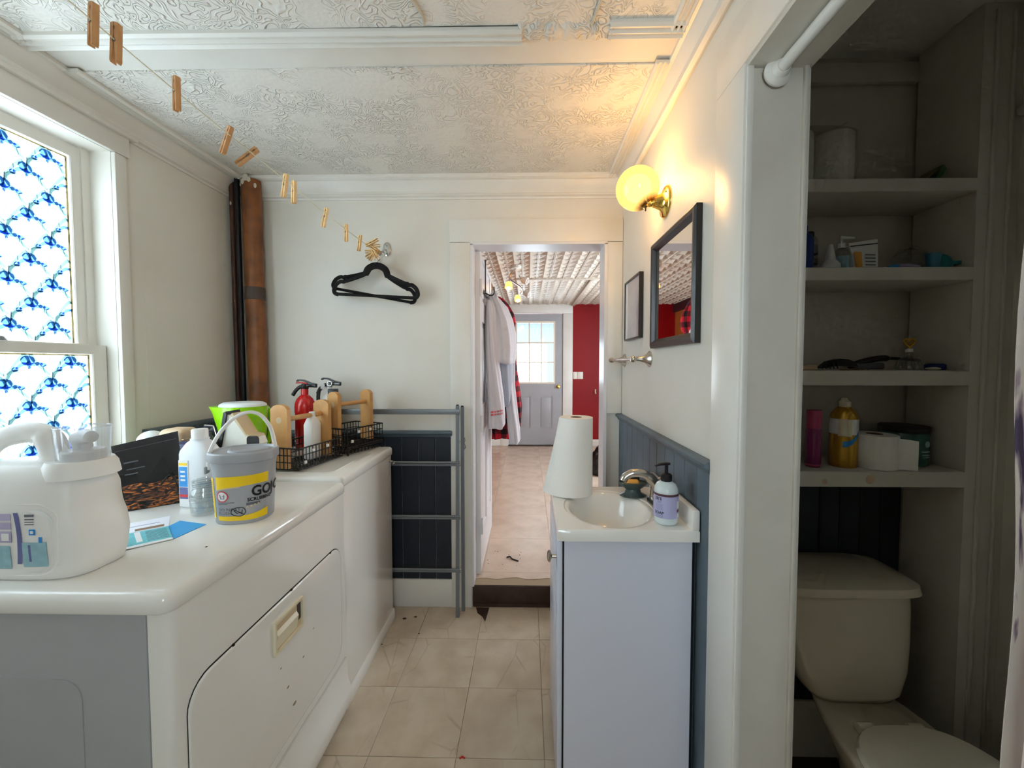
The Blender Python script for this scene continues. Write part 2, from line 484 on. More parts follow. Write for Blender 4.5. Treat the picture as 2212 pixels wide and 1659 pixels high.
def plaid():
    m = bpy.data.materials.new('plaid'); m.use_nodes = True
    nt = m.node_tree; b = nt.nodes['Principled BSDF']; L = nt.links; b.inputs['Roughness'].default_value = .9
    tc = nt.nodes.new('ShaderNodeTexCoord'); sp = nt.nodes.new('ShaderNodeSeparateXYZ'); L.new(tc.outputs['Object'], sp.inputs[0])
    def stripes(out, k):
        a = nt.nodes.new('ShaderNodeMath'); a.operation = 'MULTIPLY'; a.inputs[1].default_value = k; L.new(out, a.inputs[0])
        p = nt.nodes.new('ShaderNodeMath'); p.operation = 'PINGPONG'; p.inputs[1].default_value = 1; L.new(a.outputs[0], p.inputs[0])
        g = nt.nodes.new('ShaderNodeMath'); g.operation = 'GREATER_THAN'; g.inputs[1].default_value = .5; L.new(p.outputs[0], g.inputs[0]); return g.outputs[0]
    ad = nt.nodes.new('ShaderNodeMath'); ad.operation = 'ADD'
    ya = nt.nodes.new('ShaderNodeMath'); ya.operation = 'ADD'; L.new(sp.outputs[0], ya.inputs[0]); L.new(sp.outputs[1], ya.inputs[1])
    L.new(stripes(ya.outputs[0], 30), ad.inputs[0]); L.new(stripes(sp.outputs[2], 26), ad.inputs[1])
    cr = nt.nodes.new('ShaderNodeValToRGB'); cr.color_ramp.interpolation = 'CONSTANT'
    e = cr.color_ramp.elements; e[0].position = 0; e[0].color = (*s2l((.10, .02, .04)), 1); e[1].position = .4; e[1].color = (*s2l((.42, .03, .08)), 1)
    x = e.new(.9); x.color = (*s2l((.78, .06, .16)), 1)
    mu = nt.nodes.new('ShaderNodeMath'); mu.operation = 'MULTIPLY'; mu.inputs[1].default_value = .5; L.new(ad.outputs[0], mu.inputs[0])
    L.new(mu.outputs[0], cr.inputs[0]); L.new(cr.outputs[0], b.inputs['Base Color'])
    MATS['plaid'] = m
plaid()

def banded(name, base, ink, scale, rot, dist, lo, hi, rough=.6):
    """print of wavering bands"""
    m = bpy.data.materials.new(name); m.use_nodes = True
    nt = m.node_tree; b = nt.nodes['Principled BSDF']; L = nt.links; b.inputs['Roughness'].default_value = rough
    tc = nt.nodes.new('ShaderNodeTexCoord'); mp = nt.nodes.new('ShaderNodeMapping'); mp.inputs['Scale'].default_value = rot
    L.new(tc.outputs['Object'], mp.inputs['Vector'])
    n = nt.nodes.new('ShaderNodeTexNoise'); n.inputs['Scale'].default_value = scale; n.inputs['Detail'].default_value = 4; n.inputs['Distortion'].default_value = dist
    L.new(mp.outputs[0], n.inputs['Vector'])
    cr = nt.nodes.new('ShaderNodeValToRGB'); e = cr.color_ramp.elements
    e[0].position = lo; e[0].color = (*s2l(ink[0]), 1); e[1].position = hi; e[1].color = (*s2l(base), 1)
    for k, c in enumerate(ink[1:]):
        x = e.new(lo+(hi-lo)*(k+1)/len(ink)); x.color = (*s2l(c), 1)
    L.new(n.outputs['Fac'], cr.inputs[0]); L.new(cr.outputs[0], b.inputs['Base Color'])
    MATS[name] = m
banded('bark_print', (.87, .82, .78), [(.28, .23, .34), (.62, .55, .58)], 46, (1, 2.4, .10), .8, .38, .46)
banded('squiggle_print', (.06, .05, .05), [(.80, .47, .18), (.45, .22, .10), (.30, .20, .16)], 9, (2.5, 2.5, 8), 2.5, .38, .56)
# ================================================================ STRUCTURE: laundry room
XL, XR, YB, ZC = -1.607, 0.511, 2.165, 2.36
fl = struct(B().box(-1.77, 1.46, -1.45, 2.165, -.08, -.004).build('floor', 'grout', angle=0), 'beige vinyl tile floor')
TX, TY = .306, .2955
tile_me = LB().box(-TX/2+.0008, TX/2-.0008, -TY/2+.0008, TY/2-.0008, -.004, 0, .0010, 1).mesh('floor_tile', 'vinyl_tile', 30)
tx0, yl = -.248 - 4*TX + TX/2, 1.898
for i in range(7):
    for j in range(9):
        o = bpy.data.objects.new('floor_tile', tile_me); COL.objects.link(o); o.parent = fl; o.location = (tx0+i*TX, yl-TY/2-j*TY, 0)
# the cut row along the back wall
cut = LB().box(-TX/2+.0008, TX/2-.0008, .0008, YB-.002-yl, -.004, 0, .0010, 1).mesh('floor_tile', 'vinyl_tile', 30)
for i in range(7):
    o = bpy.data.objects.new('floor_tile', cut); COL.objects.link(o); o.parent = fl; o.location = (tx0+i*TX, yl, 0)

wl = struct(wall_grid('wall_left', 'wall_paint', 'x', -1.77, XL, [-1.45, .45, 1.515, 2.285], [0, .93, 2.18, 2.45], [(1, 1)]), 'off-white painted wall with the window')
wb = struct(wall_grid('wall_back', 'wall_paint', 'y', YB, 2.285, [-1.607, -.305, .42, 1.46], [-.08, .10, 2.02, 2.45], [(1, 1)]), 'off-white wall around the doorway')
wr = struct(wall_grid('wall_right', 'wall_paint', 'x', XR, .645, [-1.3, -.12, .945, YB], [0, 2.05, 2.36], [(1, 0)]), 'off-white wall beside the sink')
struct(wall_grid('wall_rear', 'wall_paint', 'y', -1.45, -1.3, [-1.607, -.12, .38, XR+.135], [0, 1.05, 2.05, 2.36], [(1, 1)]), 'off-white wall opposite the doorway')
ce = struct(B().box(-1.607, 1.46, -1.45, 2.165, ZC, 2.45).build('ceiling', 'trim_paint', angle=0), 'white ceiling with plaster panels')
# textured plaster fields, recessed between flat boards
for (x0, x1, y0, y1) in ((-1.53, .435, 1.35, 2.09), (-1.53, .435, .12, 1.19), (-1.53, .435, -1.2, -.03)):
    B().box(x0, x1, y0, y1, ZC-.006, ZC-.0005).build('plaster_panel', 'swirl_plaster', ce, angle=0)
# reeded strips that outline the panels
def reeded(p0, p1, w, name='ceiling_strip', parent=ce, z=ZC):
    p0, p1 = Vector(p0), Vector(p1); d = (p1-p0).normalized(); n = Vector((-d.y, d.x))
    prof = [(-.5, 0), (-.5, -.010), (-.36, -.016), (-.22, -.009), (-.10, -.009), (0, -.017), (.10, -.009), (.22, -.009), (.36, -.016), (.5, -.010), (.5, 0)]
    b = B(); b.loft([[(q.x+n.x*a*w, q.y+n.y*a*w, z-.006+h) for a, h in prof] for q in (p0, p1)])
    b.build(name, 'trim_paint', parent, angle=20)
for y0, y1 in ((1.35, 2.09), (.12, 1.19)):
    reeded((.44, y0-.02), (.44, y1+.02), .045)
    reeded((-1.535, y0-.02), (-1.535, y1+.02), .05)
reeded((-1.56, 2.10), (.462, 2.10), .045)
reeded((-1.56, 1.215), (-.02, 1.225), .06)
reeded((.24, 1.205), (.462, 1.205), .06)
# a smeared-over stretch of the strip with cracks
b = B(); n_ = 30
b.loft([[(-.03+.28*i/n_, 1.215+a*(.030+.006*math.sin(i*1.3)), ZC-.006-h*(1+.35*math.sin(i*2.1)+.25*math.sin(i*5.3))) for a, h in ((-1, 0), (-.7, .006), (-.3, .010), (.1, .008), (.5, .011), (.8, .005), (1, 0))] for i in range(n_+1)]).build('plaster_ridge', 'swirl_plaster', ce, angle=60)
b = B(); b.tube([(-.33, .95, ZC-.007), (-.315, 1.02, ZC-.009), (-.32, 1.09, ZC-.008), (-.30, 1.15, ZC-.009), (-.305, 1.185, ZC-.008)], [.006, .004, .006, .004, .002], 6).build('crack_line', 'white_flake', ce)
b = B(); b.tube([(.21, .90, ZC-.007), (.19, 1.0, ZC-.010), (.20, 1.10, ZC-.008), (.185, 1.19, ZC-.009)], [.007, .009, .006, .004], 6).build('crack_line', 'white_flake', ce)

def crown(name, p0, p1, inward, drop=.105, out=.06):
    """cove moulding between wall and ceiling; inward: 2D direction into the room"""
    prof = [(0, 0), (out, 0), (out, -.012), (out-.012, -.016), (out-.018, -.035), (out-.034, -.056), (.018, -.066), (.018, -.078), (.024, -.084), (.024, -.092), (.010, -.096), (.008, -drop), (0, -drop)]
    b = B()
    b.loft([[(p[0]+inward[0]*a, p[1]+inward[1]*a, ZC+h) for a, h in prof] for p in (p0, p1)])
    return struct(b.build(name, 'trim_paint', angle=20), 'white crown moulding')
crown('trim_1', (XL, -1.3), (XL, YB), (1, 0))
crown('trim_2', (XL, YB), (XR, YB), (0, -1))
crown('trim_3', (XR, -1.3), (XR, YB), (-1, 0), .09, .05)

# --- window in the left wall: sashes, panes with iris-patterned film
GX1, GX2 = -1.705, -1.668
w1 = bpy.data.objects.new('window_1', None); COL.objects.link(w1); w1.location = (XL, 1.1, .93); struct(w1, 'double-hung window with blue iris film on the glass')
Y0, Y1 = .45, 1.515
for nm, (y0, y1, z0, z1) in (('window_casing', (Y1, 1.56, .936, 2.179)), ('window_casing', (.36, Y0, .936, 2.179)), ('window_head_casing', (.34, 1.575, 2.18, 2.262))):
    B().box(XL, XL+.018, y0, y1, z0, z1, .004).build(nm, 'trim_paint', w1)
B().box(XL, XL+.032, .33, 1.60, 2.255, 2.272, .005).build('window_cap', 'trim_paint', w1)
B().box(-1.77, XL+.055, .34, 1.575, .905, .935, .006).build('window_sill', 'trim_paint', w1)
for y0, y1 in ((Y1-.028, Y1), (Y0, Y0+.028)):
    B().box(-1.735, -1.690, y0, y1, .935, 2.18).build('window_stop', 'trim_paint', w1)
def sash(x0, x1, y0, y1, z0, z1, st, top, bot):
    s = B(); 
    f = wall_grid('sash', 'trim_paint', 'x', x0, x1, [y0, y0+st, y1-st, y1], [z0, z0+bot, z1-top, z1], [(1, 1)], w1)
    B().box((x0+x1)/2-.002, (x0+x1)/2+.002, y0+st-.005, y1-st+.005, z0+bot-.005, z1-top+.005).build('pane', 'pane_glass', f, angle=0)
    for yy in (y0+st, y1-st-.008):
        B().box(x1-.004, x1+.004, yy, yy+.008, z0+bot, z1-top, .003, 1).build('sash_bead', 'trim_paint', f)
    return f
up = sash(-1.735, -1.695, Y0+.03, Y1-.012, 1.41, 2.175, .045, .042, .03)
lo = sash(-1.690, -1.650, Y0+.012, Y1-.003, .935, 1.435, .045, .035, .06)
B().cyl((XL-.046, 1.20, 1.437), (XL-.046, 1.20, 1.45), .02, .012, 12).build('sash_lock', 'dull_steel', w1)

def iris_film(parent, x, y0, y1, z0, z1, seed):
    """self-adhesive film: a sheet plus its printed flowers, leaves and stems, all paper thin by nature"""
    B().box(x, x+.0006, y0, y1, z0, z1).build('film', 'film', parent, angle=0)
    rnd = random.Random(seed)
    fl_, sk, lf, sm = B(), B(), B(), B()
    inside = lambda y, z, m=.004: y0+m < y < y1-m and z0+m < z < z1-m
    def blob(b, y, z, ry, rz, rot, xx):
        pts = []
        for k in range(9):
            a = 2*PI*k/9; py, pz = ry*math.cos(a), rz*math.sin(a)
            yy, zz = y+py*math.cos(rot)-pz*math.sin(rot), z+py*math.sin(rot)+pz*math.cos(rot)
            pts.append((xx, min(max(yy, y0), y1), min(max(zz, z0), z1)))
        b.poly(pts)
    def ribbon(b, pts, ws, xx):
        P = [Vector((p[0], p[1])) for p in pts]; prev = None
        for i, p in enumerate(P):
            d = (P[min(i+1, len(P)-1)]-P[max(i-1, 0)]).normalized(); n = Vector((-d.y, d.x))*ws[i]
            cur = [(p+n), (p-n)]
            if prev is not None and all(inside(q.x, q.y, 0) for q in cur+prev):
                b.poly([(xx, prev[0].x, prev[0].y), (xx, prev[1].x, prev[1].y), (xx, cur[1].x, cur[1].y), (xx, cur[0].x, cur[0].y)])
            prev = cur
    def curve(y, z, pts, w0, w1_, b, xx, n=8):
        pp = spline([(y+a*K, z+c*K, 0) for a, c in pts], 5); k = len(pp)
        ribbon(b, [(q[0], q[1]) for q in pp], [w0+(w1_-w0)*math.sin(PI*min(1, .15+.85*i/(k-1))) for i in range(k)], xx)
    X1, X2, X3, X4 = x+.0009, x+.0011, x+.0013, x+.0015
    PY, PZ, K = .122, .076, .80
    ny, nz = int((y1-y0)/PY)+3, int((z1-z0)/PZ)+3
    for a in range(-1, ny):
        for c in range(-1, nz):
            y = y1 - .06 - a*PY - (PY/2 if c % 2 else 0); z = z1 - .035 - c*PZ
            if y < y0-.05 or z < z0-.05 or y > y1+.05: continue
            flip = 1 if (a+c) % 3 else -1; r0 = rnd.uniform(-.25, .25)
            # stem and leaves
            curve(y, z, [(0, -.01), (-.006*flip, -.06), (.004*flip, -.13), (0, -.19)], .0009, .0016, sm, X1)
            curve(y, z, [(0, -.01), (.03*flip, -.07), (.035*flip, -.13)], .0006, .0012, sm, X1)
            curve(y, z, [(.004, -.14), (.04, -.085), (.062, -.06), (.075, -.085), (.06, -.10)], .0006, .0058, lf, X2)
            curve(y, z, [(-.004, -.145), (-.045, -.10), (-.07, -.055), (-.045, -.03), (-.03, -.045)], .0006, .0062, lf, X2)
            curve(y, z, [(0, -.17), (.018, -.13), (.05, -.12)], .0005, .0042, lf, X2)
            curve(y, z, [(0, -.17), (-.02, -.14), (-.028, -.11), (-.012, -.10), (-.008, -.112)], .0004, .0020, lf, X2)
            # flower: crest of petals, two falls with knobs
            if inside(y, z, .0):
                blob(sk, y+(-.004)*K, z+(+.013)*K, .019*1.08, .016*1.08, r0, X3)
                blob(sk, y+(0)*K, z+(-.006)*K, .006*1.08, .014*1.08, 0, X4)
            curve(y, z, [(0, -.004), (-.022, -.003), (-.034, -.012), (-.044, -.022)], .002, .0062, fl_, X4)
            curve(y, z, [(0, -.004), (.020, -.004), (.034, .002), (.046, -.004)], .002, .0060, fl_, X4)
            if inside(y-.046, z-.024, .006): blob(fl_, y+(-.046)*K, z+(-.024)*K, .009*1.08, .0075*1.08, .5, X4+.0001)
            if inside(y+.048, z-.005, .006): blob(fl_, y+(+.048)*K, z+(-.005)*K, .009*1.08, .0075*1.08, -.3, X4+.0001)
    for b, nm, m in ((sm, 'stem_print', 'film_stem'), (lf, 'leaf_print', 'film_teal'), (sk, 'petal_print', 'film_sky'), (fl_, 'iris_print', 'film_blue')):
        b.build(nm, m, parent, angle=0, kind='stuff')
    e = B(); e.box(x+.0016, x+.0018, y1-.007, y1, z0, z1); e.box(x+.0016, x+.0018, y0, y1-.007, z1-.006, z1); e.build('film_margin', 'film_edge', parent, angle=0)
iris_film(up, -1.7125, Y0+.076, Y1-.058, 1.441, 2.132, 1)
iris_film(lo, -1.6675, Y0+.058, Y1-.049, .996, 1.399, 2)

# unseen window behind the camera, added to let in daylight
w2 = bpy.data.objects.new('window_added_rear', None); COL.objects.link(w2); w2.location = (.13, -1.35, 1.05); struct(w2, 'unseen clear rear window, added to let in daylight')
f2 = wall_grid('sash', 'trim_paint', 'y', -1.40, -1.36, [-.12, -.08, .11, .15, .34, .38], [1.05, 1.09, 1.53, 1.57, 2.01, 2.05], [(1, 1), (3, 1), (1, 3), (3, 3)], w2)
B().box(-.08, .34, -1.382, -1.379, 1.09, 2.01).build('pane', 'pane_glass', f2, angle=0)

# --- wainscot boards and chair rails
def boards(parent, axis, a0, a1, u0, u1, z0, z1, wid, m='slate_paint'):
    n = max(1, round((u1-u0)/wid)); w = (u1-u0)/n
    for i in range(n):
        p, q = u0+i*w+.0012, u0+(i+1)*w-.0012
        if axis == 'x': B().box(min(a0, a1), max(a0, a1), p, q, z0, z1, .003, 1).build('wainscot_board', m, parent, angle=0)
        else: B().box(p, q, min(a0, a1), max(a0, a1), z0, z1, .003, 1).build('wainscot_board', m, parent, angle=0)
def rail(parent, axis, a, sgn, u0, u1, z, m='slate_paint'):
    prof = [(0, 0), (.020, 0), (.030, -.006), (.030, -.014), (.022, -.020), (.016, -.032), (.012, -.036), (0, -.036)]
    f = (lambda h, t, q: (a+sgn*h, q, z+t)) if axis == 'x' else (lambda h, t, q: (q, a+sgn*h, z+t))
    B().loft([[f(h, t, q) for h, t in prof] for q in (u0, u1)]).build('chair_rail', m, parent, angle=20)
boards(wr, 'x', XR, XR-.010, 1.075, YB-.001, .001, 1.06, .088)
rail(wr, 'x', XR, -1, 1.073, YB, 1.094)
boards(wb, 'y', YB, YB-.010, -1.45, -.42, .16, .965, .098, 'navy_shaded_slate')
rail(wb, 'y', YB, -1, -1.45, -.418, .996)
boards(wl, 'x', XL, XL+.010, 1.60, YB-.001, .16, 1.055, .095)
rail(wl, 'x', XL, 1, 1.60, YB, 1.090)
struct(B().box(-1.6, -.418, YB-.016, YB, .0, .158, .004).build('baseboard_back', 'trim_paint'), 'white baseboard under the dark wainscot')
# thin vertical panel joint on the left wall and the faint board line over the doorway
B().box(XL, XL+.0008, 1.632, 1.634, 1.09, 1.75).build('panel_joint', 'wall_paint', wl, angle=0)
# --- doorway casing, threshold
tr = struct(B().box(-.425, -.312, YB-.018, YB, 0, 2.02, .003).build('trim_4', 'trim_paint'), 'white casing beside the doorway')
struct(B().box(.425, XR-.001, YB-.018, YB, 1.095, 2.02, .003).build('trim_5', 'trim_paint'), 'white casing on the sink side of the doorway')
struct(B().box(-.425, XR-.001, YB-.020, YB, 2.022, 2.145, .003).build('trim_6', 'trim_paint'), 'white head casing above the doorway')
for n_, (x0, x1, z0, z1) in enumerate((( -.312, -.300, .122, 2.012), (.412, .428, .122, 2.012), (-.312, .428, 2.008, 2.022))):
    struct(B().box(x0, x1, YB-.020, 2.285, z0, z1).build('trim_%d' % (7+n_), 'door_white', angle=0), 'white door jamb lining, %s' % ('hinge side', 'sink side', 'top')[n_])
th = struct(B().box(-.31, .425, YB-.004, 2.24, .0, .118, .004).build('trim_10', 'threshold'), 'worn brown wooden step in the doorway')
B().box(-.305, .42, YB-.010, YB-.004, .001, .020).build('step_edge', 'threshold', th)
# --- casing of the alcove opening
struct(B().box(.494, XR, .935, 1.071, 0, 2.05, .003).build('trim_11', 'trim_paint'), 'wide white casing beside the sink')
struct(B().box(.494, XR, -.24, 1.071, 2.05, 2.185, .003).build('trim_12', 'trim_paint'), 'white head casing over the alcove opening')
j = struct(B().box(.500, .648, .940, .946, 0, 2.049).build('trim_13', 'alcove_paint', angle=0), 'painted side jamb of the alcove opening')
B().box(.500, .515, .931, .941, 0, 2.042, .002).build('jamb_stop', 'trim_paint', j)
B().box(.630, .640, .932, .941, 0, 2.042, .002).build('jamb_bead', 'alcove_paint', j)
struct(B().box(.500, .648, -.12, .946, 2.040, 2.052).build('trim_14', 'alcove_paint', angle=0), 'painted head jamb of the alcove opening')

# ================================================================ STRUCTURE: toilet alcove
AX, AYB = 1.262, 1.345
wa = struct(B().box(.645, 1.46, AYB, AYB+.06, 0, ZC).build('wall_alcove_back', 'alcove_paint', angle=0), 'dim wall behind the shelves')
struct(B().box(1.375, 1.46, -.22, AYB, 0, ZC).build('wall_alcove_right', 'alcove_paint', angle=0), 'dim side wall of the alcove')
struct(B().box(.645, 1.46, -.22, -.12, 0, ZC).build('wall_alcove_front', 'alcove_paint', angle=0), 'end wall of the alcove')
struct(B().box(.646, 1.374, -.119, AYB-.001, .0, .004).build('floor_alcove', 'floor_brown', angle=0), 'dark brown alcove floor')
boards(wa, 'y', AYB, AYB-.010, .65, 1.262, .20, 1.02, .07, 'navy_shaded_slate')
struct(B().box(.65, 1.262, AYB-.018, AYB, .004, .205, .004).build('baseboard_alcove', 'alcove_paint'), 'pale baseboard behind the toilet')
fr = struct(B().box(AX, 1.375, 1.15, AYB-.012, .004, ZC-.002).build('trim_15', 'alcove_paint', angle=0), 'boxed-in upright at the end of the shelves')
B().box(AX+.03, AX+.042, 1.144, 1.151, .004, 2.34, .002).build('face_bead', 'alcove_paint', fr)
B().box(1.340, 1.349, 1.144, 1.151, .004, 2.34, .002).build('face_bead', 'alcove_paint', fr)
struct(B().box(1.355, 1.375, -.1, 1.149, 2.05, 2.075, .005).build('trim_16', 'alcove_paint'), 'ledge moulding on the alcove side wall')
struct(B().box(.65, 1.26, AYB-.02, AYB, 2.27, 2.335, .006).build('trim_17', 'alcove_paint'), 'moulding above the top shelf')

# ================================================================ STRUCTURE: room beyond the doorway
FZ, FC, FY = .122, 2.272, 5.975
ff = struct(B().box(-1.35, 1.86, 2.17, 6.08, .02, FZ-.003).build('floor_far', 'grout', angle=0), 'pale pinkish vinyl floor beyond the doorway')
FT = .457
ft_me = LB().box(-FT/2+.0008, FT/2-.0008, -FT/2+.0008, FT/2-.0008, -.003, 0, .0008, 1).mesh('floor_tile', 'far_floor', 30)
for i in range(6):
    for k in range(8):
        x, y = -.985+i*FT, 2.30+k*FT+FT/2
        if x+FT/2 > 1.72 or y+FT/2 > 6.0: continue
        o = bpy.data.objects.new('floor_tile', ft_me); COL.objects.link(o); o.parent = ff; o.location = (x, y, FZ)
e = [(-.30, 2.235)] + [(-.30+.71*i/12, 2.236+.010*math.sin(i*2.1)+.005*math.sin(i*5)) for i in range(1, 12)] + [(.42, 2.235), (.42, 2.2995), (-.30, 2.2995)]
B().prism(e, FZ-.004, FZ, 'z').build('floor_edge', 'far_floor', ff, angle=0)
struct(B().box(-1.29, -1.2, 2.285, FY, .02, FC).build('wall_far_left', 'orange_wood', angle=0), 'orange wood panelled wall')
struct(wall_grid('wall_far_right', 'red_paint', 'x', 1.7, 1.84, [2.285, 3.35, 4.65, FY], [.02, .85, 2.05, FC], [(1, 1)]), 'red painted side wall')
wf = struct(wall_grid('wall_far', 'red_paint', 'y', FY, 6.06, [-1.29, -.30, .535, 1.84], [.02, FZ, 2.135, FC], [(1, 1)]), 'red painted wall beyond the doorway')
struct(B().box(-1.2, -1.16, 2.3, FY, 2.14, FC-.001, .006).build('trim_18', 'maroon_paint'), 'dark maroon beam along the wood panelling')
struct(B().box(.66, 1.7, FY-.016, FY, FZ, .225, .004).build('baseboard_far', 'trim_paint'), 'white baseboard under the red wall')
struct(B().box(-1.2, -.40, FY-.016, FY, FZ, .225, .004).build('baseboard_far_left', 'trim_paint'), 'white baseboard beside the grey door')
for n_, (x0, x1, z0, z1) in enumerate(((-.42, -.295, FZ, 2.135), (.53, .675, FZ, 2.135), (-.42, .675, 2.136, FC-.002))):
    struct(B().box(x0, x1, FY-.020, FY, z0, z1, .003).build('trim_%d' % (19+n_), 'trim_paint'), 'white casing of the grey door, %s' % ('coat side', 'red wall side', 'top')[n_])
struct(B().box(-.30, .535, FY-.03, FY+.04, FZ, FZ+.018, .004).build('trim_22', 'threshold'), 'dark sill under the grey door')

# pressed-tin ceiling: every tile its own stamped plate
cf = struct(B().box(-1.29, 1.84, 2.285, 6.06, FC, FC+.06).build('ceiling_far', 'tin_paint', angle=0), 'pressed tin tile ceiling')
def tin_tile():
    b = LB(); S = .276; h = S/2
    b.box(-h+.001, h-.001, -h+.001, h-.001, -.001, .006)
    for cx in (-h, 0):
        for cy in (-h, 0):
            x0, x1, y0, y1 = cx+.014, cx+h-.014, cy+.010, cy+h-.010; xm = (x0+x1)/2
            # stamped triangle pointing to the doorway, its apex deepest at the base
            b._add([(x0, y1, -.0012), (x1, y1, -.0012), (xm, y0, -.0012), (xm, y1-.034, -.020)], [(0, 1, 3), (1, 2, 3), (2, 0, 3)])
            for sx in (x0, x1):
                b._add([(sx, y0, -.0012), (sx, y1-.05, -.0012), (sx+(xm-sx)*.75, y0, -.0012), (sx+(xm-sx)*.30, y0+.026, -.010)], [(0, 1, 3), (1, 2, 3), (2, 0, 3)])
        for x in (cx+.004, cx+h-.004): b.box(x-.003, x+.003, -h, h, -.008, 0)
    for y in (-h+.004, .0): b.box(-h, h, y-.003, y+.003, -.006, 0)
    return b.mesh('ceiling_tile', 'tin_paint', 0)
tin = tin_tile()
for i in range(9):
    for k in range(13):
        o = bpy.data.objects.new('ceiling_tile', tin); COL.objects.link(o); o.parent = cf
        o.location = (-1.02+i*.277, 2.44+k*.277, FC-.007)
B().box(-.12, 1.55, 4.135, 4.165, FC-.028, FC-.006, .004).build('ceiling_batten', 'tin_paint', cf)
B().box(.655, .70, 4.165, 5.95, FC-.034, FC-.006, .006).build('ceiling_batten', 'tin_paint', cf)
w3 = bpy.data.objects.new('window_added_far', None); COL.objects.link(w3); w3.location = (1.77, 4.0, .85); struct(w3, 'unseen window in the red side wall, added for daylight')  # out of view, added to brighten the room beyond
f3 = wall_grid('sash', 'trim_paint', 'x', 1.74, 1.78, [3.35, 3.41, 3.97, 4.03, 4.59, 4.65], [.85, .91, 1.99, 2.05], [(1, 1), (3, 1)], w3)
B().box(1.758, 1.761, 3.41, 4.59, .91, 1.99).build('pane', 'pane_glass', f3, angle=0)

# --- open white panel door
d1 = bpy.data.objects.new('door_1', None); COL.objects.link(d1); d1.location = (-.29, 2.25, FZ); struct(d1, 'open white panel door seen edge-on')
def panel_door(parent, m, x0, x1, y0, y1, z0, z1, axis, rects):
    """door slab with sunk panels on both faces"""
    if axis == 'x':
        us = sorted({y0, y1} | {r[0] for r in rects} | {r[1] for r in rects})
    vz = sorted({z0, z1} | {r[2] for r in rects} | {r[3] for r in rects})
    us = sorted({(y0 if axis == 'x' else x0), (y1 if axis == 'x' else x1)} | {r[0] for r in rects} | {r[1] for r in rects})
    holes = [(i, k) for i in range(len(us)-1) for k in range(len(vz)-1) if any(r[0] <= us[i] and us[i+1] <= r[1] and r[2] <= vz[k] and vz[k+1] <= r[3] for r in rects)]
    a0, a1 = (x0, x1) if axis == 'x' else (y0, y1)
    return wall_grid('door_slab', m, axis, a0, a1, us, vz, holes, parent)
ry = ((2.36, 2.585), (2.665, 2.875)) 
rects = [(a, c, z0, z1) for a, c in ry for z0, z1 in ((.35, .95), (1.12, 1.62), (1.74, 1.98))]
panel_door(d1, 'door_white', -.312, -.274, 2.26, 2.955, FZ+.012, 2.005, 'x', rects)
for r in rects:
    B().box(-.303, -.283, r[0]-.001, r[1]+.001, r[2]-.001, r[3]+.001).build('door_panel', 'door_white', d1, angle=0)
    B().box(-.305, -.279, r[0]+.025, r[1]-.025, r[2]+.03, r[3]-.03, .006, 2).build('raised_field', 'door_white', d1)
for z in (.42, 1.02, 1.80):
    h = B().box(-.2735, -.2705, 2.262, 2.30, z-.045, z+.045).build('hinge', 'door_white', d1, angle=0)
    B().cyl((-.268, 2.257, z-.048), (-.268, 2.257, z+.048), .007, n=10).build('hinge_pin', 'door_white', h)
k = B().lathe_axis([(.028, 0), (.028, .006), (.010, .010), (.010, .035), (.026, .045), (.028, .058), (.018, .068), (.001, .07)], (-.274, 2.90, 1.05), (1, 0, 0)).build('door_knob', 'brass', d1)

# --- grey exterior door with nine panes
d2 = bpy.data.objects.new('door_2', None); COL.objects.link(d2); d2.location = (.115, FY+.02, FZ); struct(d2, 'closed grey door with nine panes and brass knob')
DX0, DX1 = -.2995, .5345
gr = [(-.175, .400, 1.085, 2.005), (-.135, .035, .385, .885), (.175, .370, .385, .885)]
panel_door(d2, 'grey_door', DX0, DX1, FY+.005, FY+.045, FZ+.022, 2.128, 'y', gr)
for r in gr[1:]:
    B().box(r[0]-.001, r[1]+.001, FY+.016, FY+.036, r[2]-.001, r[3]+.001).build('door_panel', 'grey_door', d2, angle=0)
    B().box(r[0]+.02, r[1]-.02, FY+.008, FY+.03, r[2]+.025, r[3]-.025, .007).build('raised_field', 'grey_door', d2)
g = gr[0]
lt = wall_grid('lite_frame', 'muntin', 'y', FY-.004, FY+.008, [g[0]-.012, g[0]+.014, g[1]-.014, g[1]+.012], [g[2]-.012, g[2]+.014, g[3]-.014, g[3]+.012], [(1, 1)], d2)
for i in range(3):
    for k in range(3):
        w, h = (g[1]-g[0]-.028)/3, (g[3]-g[2]-.028)/3
        x, z = g[0]+.014+i*w, g[2]+.014+k*h
        B().box(x+.001, x+w-.001, FY+.020, FY+.024, z+.001, z+h-.001).build('pane', 'pane_glass', lt, angle=0)
for i in (1, 2):
    x = g[0]+.014+i*(g[1]-g[0]-.028)/3; B().box(x-.009, x+.009, FY+.004, FY+.018, g[2]+.014, g[3]-.014).build('muntin', 'muntin', lt, angle=0)
    z = g[2]+.014+i*(g[3]-g[2]-.028)/3; B().box(g[0]+.014, g[1]-.014, FY+.003, FY+.017, z-.009, z+.009).build('muntin', 'muntin', lt, angle=0)
B().lathe_axis([(.030, 0), (.030, .006), (.011, .010), (.011, .030), (.026, .042), (.028, .056), (.018, .066), (.001, .068)], (.462, FY+.005, 1.03), (0, -1, 0)).build('door_knob', 'brass', d2)
